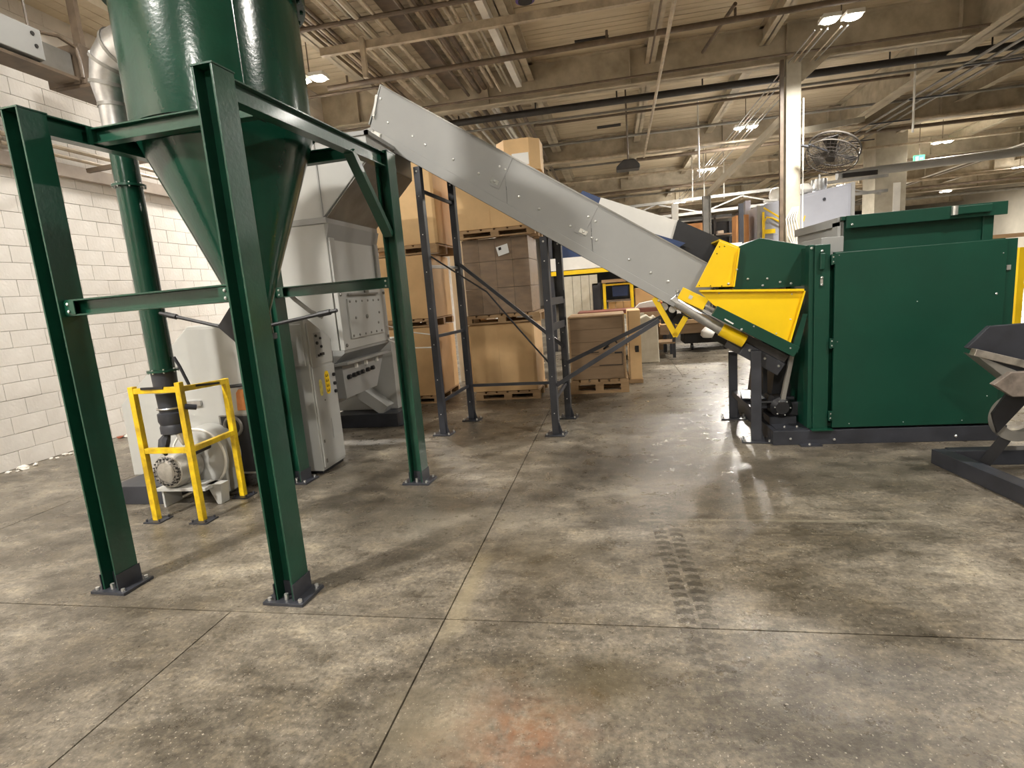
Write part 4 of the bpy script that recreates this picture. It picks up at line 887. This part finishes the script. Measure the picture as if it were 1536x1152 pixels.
# columns
def column(name,x,y,w_,h,label,m_=BEAMG,typ='i'):
    c=thing(name,label,'column',(x,y,0))
    MB().box(-w_/2,w_/2,-.012,.012,0,h).obj('web',m_,c) if typ=='i' else None
    if typ=='i':
        MB().box(-w_/2,-w_/2+.02,-w_/2,w_/2,0,h).obj('flange',m_,c); MB().box(w_/2-.02,w_/2,-w_/2,w_/2,0,h).obj('flange',m_,c)
    else: MB().box(-w_/2,w_/2,-w_/2,w_/2,0,h).obj('shaft',m_,c,bev=.01)
    MB().box(-w_/2-.08,w_/2+.08,-w_/2-.08,w_/2+.08,0,.03).obj('base_plate',DARK,c)
    return c
c=column('steel_column',3.98,13.7,.30,6.0,'cream steel roof column with brown conduit, behind the green hood',typ='box')
MB().box(-.27,-.20,-.16,-.08,.5,6.0).obj('conduit',PIPED,c); MB().tube((.21,-.1,2),(.21,-.1,5.2),.018,8).obj('conduit',WHITE,c)
MB().prism([(-.2,5.7),(-.2,6.0),(.75,6.0),(.2,5.55)],-.06,.06).obj('knee_bracket',BEAM,c)
m=MB()
for k in range(5):
    pts=[(-.02+.03*k,-.20,2.95),(-.16+.05*k,-.22,2.7),(-.12+.06*k,-.22,2.35),(.0+.02*k,-.21,2.1)]; m.path(pts,.014,5)
m.obj('hanging_cable_coil',WHITE,c)
column('steel_column',2.60,16.3,.20,3.75,'thin grey column with bolts, between the lamp posts and orange carton',m_=GREYD)
column('steel_column',1.84,17.0,.18,3.7,'short white post just left of the thin grey column',m_=WHITE,typ='box')
c=column('broad_column',10.75,25.2,1.10,6.8,'broad cream boxed column far behind the green shredder roof',typ='box'); MB().box(.10,.35,-.58,-.55,0,4.6).obj('white_strip',WHITE,c)
# fan on the column
fn=thing('wall_fan','large round wire-caged fan bracketed to the cream roof column','fan',(4.62,13.15,3.93))
fn.rotation_euler=(math.radians(-24),math.radians(26),0)
m=MB(); m.torus((0,0,.10),.50,.020,40,6); m.torus((0,0,-.10),.50,.014,40,6); m.obj('guard_ring',WIRE,fn,smooth=60)
m=MB()
for R_ in (.42,.32,.22,.12):
    for zz in (.15,-.13): m.torus((0,0,zz),R_,.006,28,4)
for k in range(36):
    a=2*PI*k/36; c_,s_=math.cos(a),math.sin(a)
    for sg in (1,-1): m.path([(.10*c_,.10*s_,.16*sg),(.35*c_,.35*s_,.155*sg),(.50*c_,.50*s_,.10*sg)],.006,4)
stuff(m.obj('guard_wire',WIRE,fn))
for k in range(3):
    a=2*PI*k/3; c_,s_=math.cos(a),math.sin(a)
    m=MB(); m.add([(.08*c_-.05*s_,.08*s_+.05*c_,.05),(.08*c_+.05*s_,.08*s_-.05*c_,-.05),(.44*c_+.18*s_,.44*s_-.18*c_,-.05),(.46*c_-.10*s_,.46*s_+.10*c_,.05)],[(0,1,2,3)]); o=m.obj('blade',PIPEK,fn)
    md=o.modifiers.new('t','SOLIDIFY'); md.thickness=.006
MB().tube((0,0,-.16),(0,0,.16),.09,20).obj('motor_hub',PIPEK,fn,smooth=35)
br=MB(); br.tube((-.45,.05,.0),(-.62,.1,.0),.03,8); br.tube((-.05,0,.0),(-.5,0,.0),.02,6); br.obj('wall_bracket',DARK,fn)
# loudspeaker hanging at the roof
sp=thing('hanging_speaker','dark cone shaped speaker hanging from the roof left of the lamp row','speaker',(.52,15.0,4.40)); MB().prism([(-.30,0),(.28,0),(.28,.10),(.14,.24),(-.12,.24),(-.30,.08)],-.2,.2).obj('speaker_body',PIPEK,sp,bev=.03); MB().tube((0,0,.24),(0,0,2.4),.02,6).obj('hanger',PIPED,sp)
# exit sign
ex=thing('exit_sign','small green lit exit sign hanging far back above the shredder','exit sign',(11.87,25,5.31)); MB().box(-.19,.19,-.03,.03,0,.27).obj('sign_box',EXITM,ex); m=MB(); m.box(-.13,-.03,-.036,-.03,.05,.22); m.box(.02,.13,-.036,-.03,.10,.17); m.obj('pictogram',EXITW,ex); MB().tube((0,0,.27),(0,0,1.5),.015,6).obj('hanger',PIPED,ex)
# yellow gate at the right
yr=thing('yellow_gate','yellow tube gate and post far right behind the green shredder','gate',(0,0,0))
for x in (5.58,6.5): MB().box(x,x+.08,9.0,9.08,0,1.66).obj('post',YEL,yr)
for z in (1.60,1.12): MB().box(5.66,6.5,9.02,9.06,z-.03,z+.03).obj('rail',YEL,yr)
rb=thing('wooden_board_rack','light wooden frame rack behind the right end of the green shredder','rack',(0,0,0))
MB().box(6.6,7.7,11.5,11.55,1.86,1.93).obj('top_rail',WOOD,rb); MB().box(6.6,6.66,11.5,11.56,0,1.86).obj('post',WOOD,rb); MB().box(7.64,7.7,11.5,11.56,0,1.86).obj('post',WOOD,rb)
for k in range(3): tag(MB().box(9+2.2*k,10+2.2*k,30,31,0,1.2).obj('distant_crate',CARD,None,bev=.01),('nearest','middle','furthest right')[k]+' pale crate far back on the floor at the right','crate','distant crates')

# ================================================================ CEILING SERVICES
def lamp(x,y,z,label):
    t=thing('high_bay_lamp',label,'lamp',(x,y,z))
    for s_ in (-1,1):
        c=MB().box(s_*.19-.15,s_*.19+.15,-.15,.15,-.02,.05).obj('housing',WHITE,t); 
        MB().lathe([(0,-.045),(.12,-.04),(.145,-.02),(.145,.0)],c=(s_*.19,0,-.01),n=20).obj('lens',LED,c,smooth=50)
    MB().tube((0,0,.05),(0,0,ZC-z),.012,6).obj('hanger_rod',PIPED,t)
    return t
lab=['nearest bright lamp at the top of the lamp row right of the column','second lamp along the row toward the column','third lamp of the row above the dark shelving','fourth and most distant lamp of the row above the conveyor skirt',
 'lamp near the green exit sign','small distant lamp low above the shredder roof','lamp just right of the caged fan','lamp at the right edge of the photo','lamp beside the cyclone barrel','lamp above the camera to the right','lamp above and behind the camera to the left','lamp above the green frame','lamp over the right aisle','lamp over the right side near the camera','lamp behind the camera']
for a,l in zip(LAMPS,lab): lamp(a[0],a[1],a[2],l)
def pipe(p,q,r,m_,label,grp=None,nm='ceiling_pipe',n=8): return tag(MB().tube(p,q,r,n).obj(nm,m_,None,smooth=40),label,'pipe',grp)
# long pipe rack
rnd=random.Random(3); x=-4.95; k=0
while x<-2.0:
    r=rnd.choice([.022,.03,.045,.055,.035,.06,.03]); z=6.36-rnd.choice([0,0,.06,.12])
    if not -3.62<x<-3.25:
        pipe((x,-2,z+.0),(x,13.6,z),r,rnd.choice([PIPE,PIPE,PIPE,BEAMG,PIPED]),'pale pipe in the wide pipe bank running lengthwise over the cyclone','near pipe bank over the cyclone')
    x+=r*2+rnd.choice([.02,.05,.07,.09])
x=-4.9
while x<-1.95:
    r=rnd.choice([.03,.045,.055,.035]); z=6.25-rnd.choice([0,.06,.12])
    pipe((x,14.1,z),(x,27,z),r,rnd.choice([PIPE,PIPE,WHITE,PIPED]),'pale pipe in the far pipe bank beyond the deep girder','far pipe bank beyond the girder'); x+=r*2+rnd.choice([.04,.09,.12])
tr_=tag(MB().box(-3.60,-3.27,-2,13.6,6.42,6.48).obj('cable_tray',PIPED),'dark flat cable tray between the pale pipes over the cyclone','cable tray')
tag(MB().box(-1.99,-1.86,-2,13.6,6.25,6.40).obj('flat_duct',WHITE),'flat white duct at the right edge of the pipe bank','duct')
# pipes across
pipe((-5.2,9.38,6.20),(-1.2,9.38,6.20),.04,PIPED,'thin brown pipe crossing nearest under the pipe bank')
tb2=tag(MB().beam((-5.0,10.1,6.12),(2.0,10.1,6.12),.09,.13).obj('cross_channel',PIPE),'pale channel crossing under the pipe bank','channel')
tag(MB().beam((-4.15,10.0,5.55),(-4.15,10.0,6.2),.08,.08).obj('drop_post',PIPE),'short pale post hanging from the cross channel','hanger')
ap=thing('sprinkler_main','thick brown sprinkler main crossing in front of the deep girder','pipe',(0,0,0))
MB().tube((-5.75,11.75,6.15),(9,11.4,6.15),.055,12).obj('pipe',PIPED,ap,smooth=40)
for x_ in (-5.3,-4.9,.1,2.4,4.8): MB().tube((x_,11.75-.0237*(x_+5.75),6.20),(x_,11.75-.0237*(x_+5.75),6.34),.025,8).obj('sprinkler_head',PIPED,ap)
pipe((-4.6,13.2,5.98),(12,13.2,5.98),.028,PIPED,'thin brown pipe just in front of the girder bottom')
bp=thing('black_main','long black main pipe crossing just beyond the deep girder','pipe',(0,0,0))
MB().tube((-4.6,14.65,5.98),(18,14.75,5.98),.085,12).obj('pipe',PIPEK,bp,smooth=40)
for x_ in range(-4,18,2): MB().tube((x_+.3,14.68,6.05),(x_+.3,14.68,6.8),.018,6).obj('hanger_rod',PIPEK,bp)
pipe((-4.6,14.95,5.82),(18,14.95,5.86),.03,GREYD,'thin grey conduit under the long black main')
pipe((-4.6,14.5,6.2),(18,14.5,6.2),.03,PIPED,'thin brown conduit above the long black main')
for i,(yy,z,r,xa,xb) in enumerate(((16.6,6.2,.035,-2,14),(18.2,6.0,.04,-3,16),(20.2,5.9,.05,-4,18),(20.55,5.75,.06,1,18),(22.8,6.2,.04,-4,20),(24.2,5.9,.05,-2,22),(27.6,5.8,.07,-4,24),(30.5,6.0,.05,-4,24),(33.5,5.7,.08,-2,26),(38,5.8,.08,0,26),(41.8,5.6,.1,0,27))):
    pipe((xa,yy,z),(xb,yy,z),r,(PIPED,GREYD,PIPE)[i%3],('nearest','second','third','fourth','fifth','sixth','seventh','eighth','ninth','tenth','farthest')[i]+' of the pipes crossing the roof beyond the black main','crossing pipes deep in the hall')
# slanted conduit hanging over the conveyor
pipe((1.12,9.2,5.8),(1.25,21,5.8),.035,PIPE,'pale conduit running lengthwise right of the roof opening')
pipe((1.0,9.2,6.1),(.95,12.6,6.0),.02,PIPED,'dark thin cable pipe beside the pale lengthwise conduit')
pipe((2.35,11.3,6.3),(2.1,13.3,6.3),.035,PIPED,'short dark pipe slanting to the deep girder')
# thin rods shaped as the lens-flare streaks along the lamp row
for k in range(5):
    xx=3.88+.11*k+(.12 if k>2 else 0); pipe((xx,12,5.92),(xx-.12,36,5.92),.014,PIPE if k%2 else GREYC,'thin bright rod shaped as a lens-flare streak along the lamp row','lens-flare streaks along the lamp row',n=6)
# bundle next to the lengthwise beam at the right
for k in range(9):
    xx=7.85+.11*k; pipe((xx,8,5.75+.05*(k%3)),(xx,34,5.75+.05*(k%3)),.026,(GREYD,PIPED,BEAMG)[k%3],'grey conduit bundled beside the right lengthwise beam','conduit bundle at the right',n=6)
for k in range(10): 
    yy=10+2.3*k; tag(MB().box(7.75,8.85,yy,yy+.06,5.68,5.71).obj('bundle_strap',DARK),'dark strap under the conduit bundle at the right','strap','straps under the conduit bundle')
for k in range(5):
    xx=16.2+.14*k; pipe((xx,14,5.8),(xx,50,5.8),.03,(WHITE,GREYD,PIPED)[k%3],'pale conduit running lengthwise at the far right of the roof','conduits at far right',n=6)
# diagonal knee braces and truss beyond the column
for i,(p,q) in enumerate((((3.84,13.9,4.9),(2.65,16.2,3.80)),((4.15,13.95,4.6),(7.0,17.8,5.55)))):
    tag(MB().beam(p,q,.12,.14).obj('diagonal_strut',BEAMG),('pale diagonal strut left of the cream column','pale diagonal strut right of the caged fan')[i],'strut')
pb=thing('lattice_beam','pale lattice beam crossing low behind the speaker and cream column','beam',(0,0,0))
MB().beam((-1.5,22,4.35),(9.5,22,4.55),.12,.10).obj('top_chord',GREYD,pb); MB().beam((-1.5,22,3.85),(9.5,22,4.05),.12,.10).obj('bottom_chord',GREYD,pb)
for k in range(7): MB().beam((-1.2+1.5*k,22,3.9 if k%2 else 4.35),(.3+1.5*k,22,4.4 if k%2 else 3.95),.05,.05).obj('lattice_bar',GREYD,pb)
dr2=thing('air_duct','long round pale duct far back above the broad column','duct',(0,0,0)); MB().tube((8.6,24,5.0),(20,24,5.3),.16,16).obj('duct',GREYC,dr2,smooth=40); MB().box(8.7,9.9,23.7,23.8,4.86,5.02).obj('duct_grille',INK,dr2)
for k,(x_,y_) in enumerate(((3.3,24),(3.75,24),(4.5,24),(2.75,18.5),(5.1,17.2),(7.2,15.5))):
    tag(MB().tube((x_,y_,4.6),(x_,y_,6.8),.025,6).obj('drop_pipe',WHITE),'thin pale vertical drop pipe hanging from the roof behind the cream column','pipe','drop pipes from the roof')
dsc=thing('ceiling_speaker','black round ceiling device with purple rim at the top of the photo','ceiling device',(-1.13,9.30,6.0)); MB().tube((0,0,0),(0,0,.14),.15,20).obj('rim',PURP,dsc,smooth=40); MB().tube((0,0,-.02),(0,0,0),.11,20).obj('face',INK,dsc); MB().tube((0,0,.14),(0,0,.8),.02,6).obj('stem',PIPED,dsc)
# bus duct and dark junction box by the left wall
bd=thing('bus_duct','grey electrical bus duct boxes hung beside the left wall at the top left','bus duct',(0,0,0))
MB().box(-6.32,-6.0,3.2,5.57,4.49,4.80).obj('grey_box',GREYC,bd,bev=.008)
MB().box(-6.28,-6.08,5.57,5.97,4.46,4.73).obj('duct_section',GREYD,bd)
MB().box(-6.33,-6.02,3.2,5.97,4.42,4.455).obj('support_angle',PIPED,bd)
m=MB(); m.tube((-5.998,5.47,4.73),(-5.99,5.47,4.73),.022,10); m.tube((-5.998,5.49,4.61),(-5.99,5.49,4.61),.02,10); m.obj('knockout',INK,bd)
jb=thing('junction_box','brown steel box hung on a dark strap at the top left','box',(0,0,0)); MB().box(-6.50,-5.98,6.0,6.28,4.40,4.84).obj('box_body',PIPED,jb,bev=.01); MB().box(-6.12,-6.02,6.08,6.14,4.84,6.8).obj('hanging_strap',PIPED,jb); m=MB(); m.path([(-6.04,5.60,4.80),(-6.03,5.8,4.84),(-6.0,5.98,4.78),(-5.99,5.99,4.6),(-5.99,5.99,4.46)],.02,8); m.obj('bent_conduit',PIPED,jb)
MB().box(-6.4,-5.9,6.0,6.6,4.36,4.395).obj('channel_bracket',PIPED,jb)
tag(MB().path([(-6.20,5.1,4.42),(-6.5,5.25,4.30),(-6.85,5.6,4.2),(-6.93,5.8,4.0),(-6.93,6.0,3.85)],.028,8).obj('wall_hose',PIPED,None,smooth=50),'brown hose hanging from the bus duct down the left wall','hose')
pipe((-6.86,5.6,3.86),(-6.86,9.5,3.86),.03,PIPE,'upper pale pipe on the left wall behind the frame'); pipe((-6.88,5.6,3.76),(-6.88,9.5,3.76),.025,PIPE,'lower pale pipe on the left wall behind the frame')
tag(MB().box(-6.99,-6.90,3.5,9.5,3.52,3.68).obj('wall_channel',mat('brown_channel',(.36,.30,.25),.7,var=.15)),'long brown channel fixed along the left wall behind the frame','channel')
tag(MB().beam((-6.80,6.6,3.62),(-5.9,6.75,3.70),.06,.05).obj('wall_bracket',PIPED),'brown bracket arm sticking out from the left wall','bracket')
tag(MB().tube((-6.2,5.62,4.74),(-6.2,5.62,6.8),.014,6).obj('threaded_rod',PIPED),'thin threaded rod above the grey bus duct','rod')
for k,(x_,y_,z_) in enumerate(((-5.4,9.6,6.5),(-5.6,12.2,6.2),(-5.7,14,6.0))): pipe((-6.9,y_,z_),(-4.8,y_,z_),.03,PIPED,'short brown pipe crossing the roof left of the lit lamp','short pipes left of the lamp')

# ---------------------------------------------------------------- pieces of their own / tiny fittings
TINY=('bolt','screw','rivet','hole','button','slot','clip','print','marking','cowl','latch','pin','knockout','pictogram','handle','clamp','rubble','switch','hinge','deck_board','trim','label')
def islands(me):
    par=list(range(len(me.vertices)))
    def f(a):
        while par[a]!=a: par[a]=par[par[a]]; a=par[a]
        return a
    for e_ in me.edges:
        a,b=f(e_.vertices[0]),f(e_.vertices[1])
        if a!=b: par[a]=b
    d={}
    for v in range(len(par)): d.setdefault(f(v),[]).append(v)
    return d,f
done={}
for o in list(C.objects):
    if o.type!='MESH' or o.get('kind')=='stuff' or o.parent is None: continue
    nm=o.name.split('.')[0]; me=o.data
    if len(me.vertices)>6000: continue
    d,f=islands(me)
    if len(d)<2: continue
    if any(t in nm for t in TINY) or len(d)>40: 
        stuff(o); continue
    if nm in ('feed_hopper','leg','guard_ring','motor_body','side_beam','cross_beam','mid_beam','blade','stand_rail','blower_outlet','drive_motor','terminal_box','wall_bracket','gear_case','rocker_arm','elbow','flange_stub','interlock_box','lid_latch','latch_bar','sloped_lip','gate_rod','outlet_ring','yellow_v_bracket','yellow_bracket','motor_stand','lens','hinge','tail_frame','hopper_rim'): continue
    keys=list(d)
    for k_,key in enumerate(keys):
        idx={v:i for i,v in enumerate(d[key])}
        nme=bpy.data.meshes.new(nm); fs=[[idx[v] for v in p.vertices] for p in me.polygons if p.vertices[0] in idx]; sm=[p.use_smooth for p in me.polygons if p.vertices[0] in idx]
        nme.from_pydata([me.vertices[v].co for v in d[key]],[],fs); nme.materials.append(me.materials[0])
        for p,s_ in zip(nme.polygons,sm): p.use_smooth=s_
        if any(sm): nme.set_sharp_from_angle(angle=math.radians(35))
        if k_==0: newme=nme
        else:
            c=o.copy(); c.data=nme; C.objects.link(c)
            for g in o.children: pass
    o.data=newme
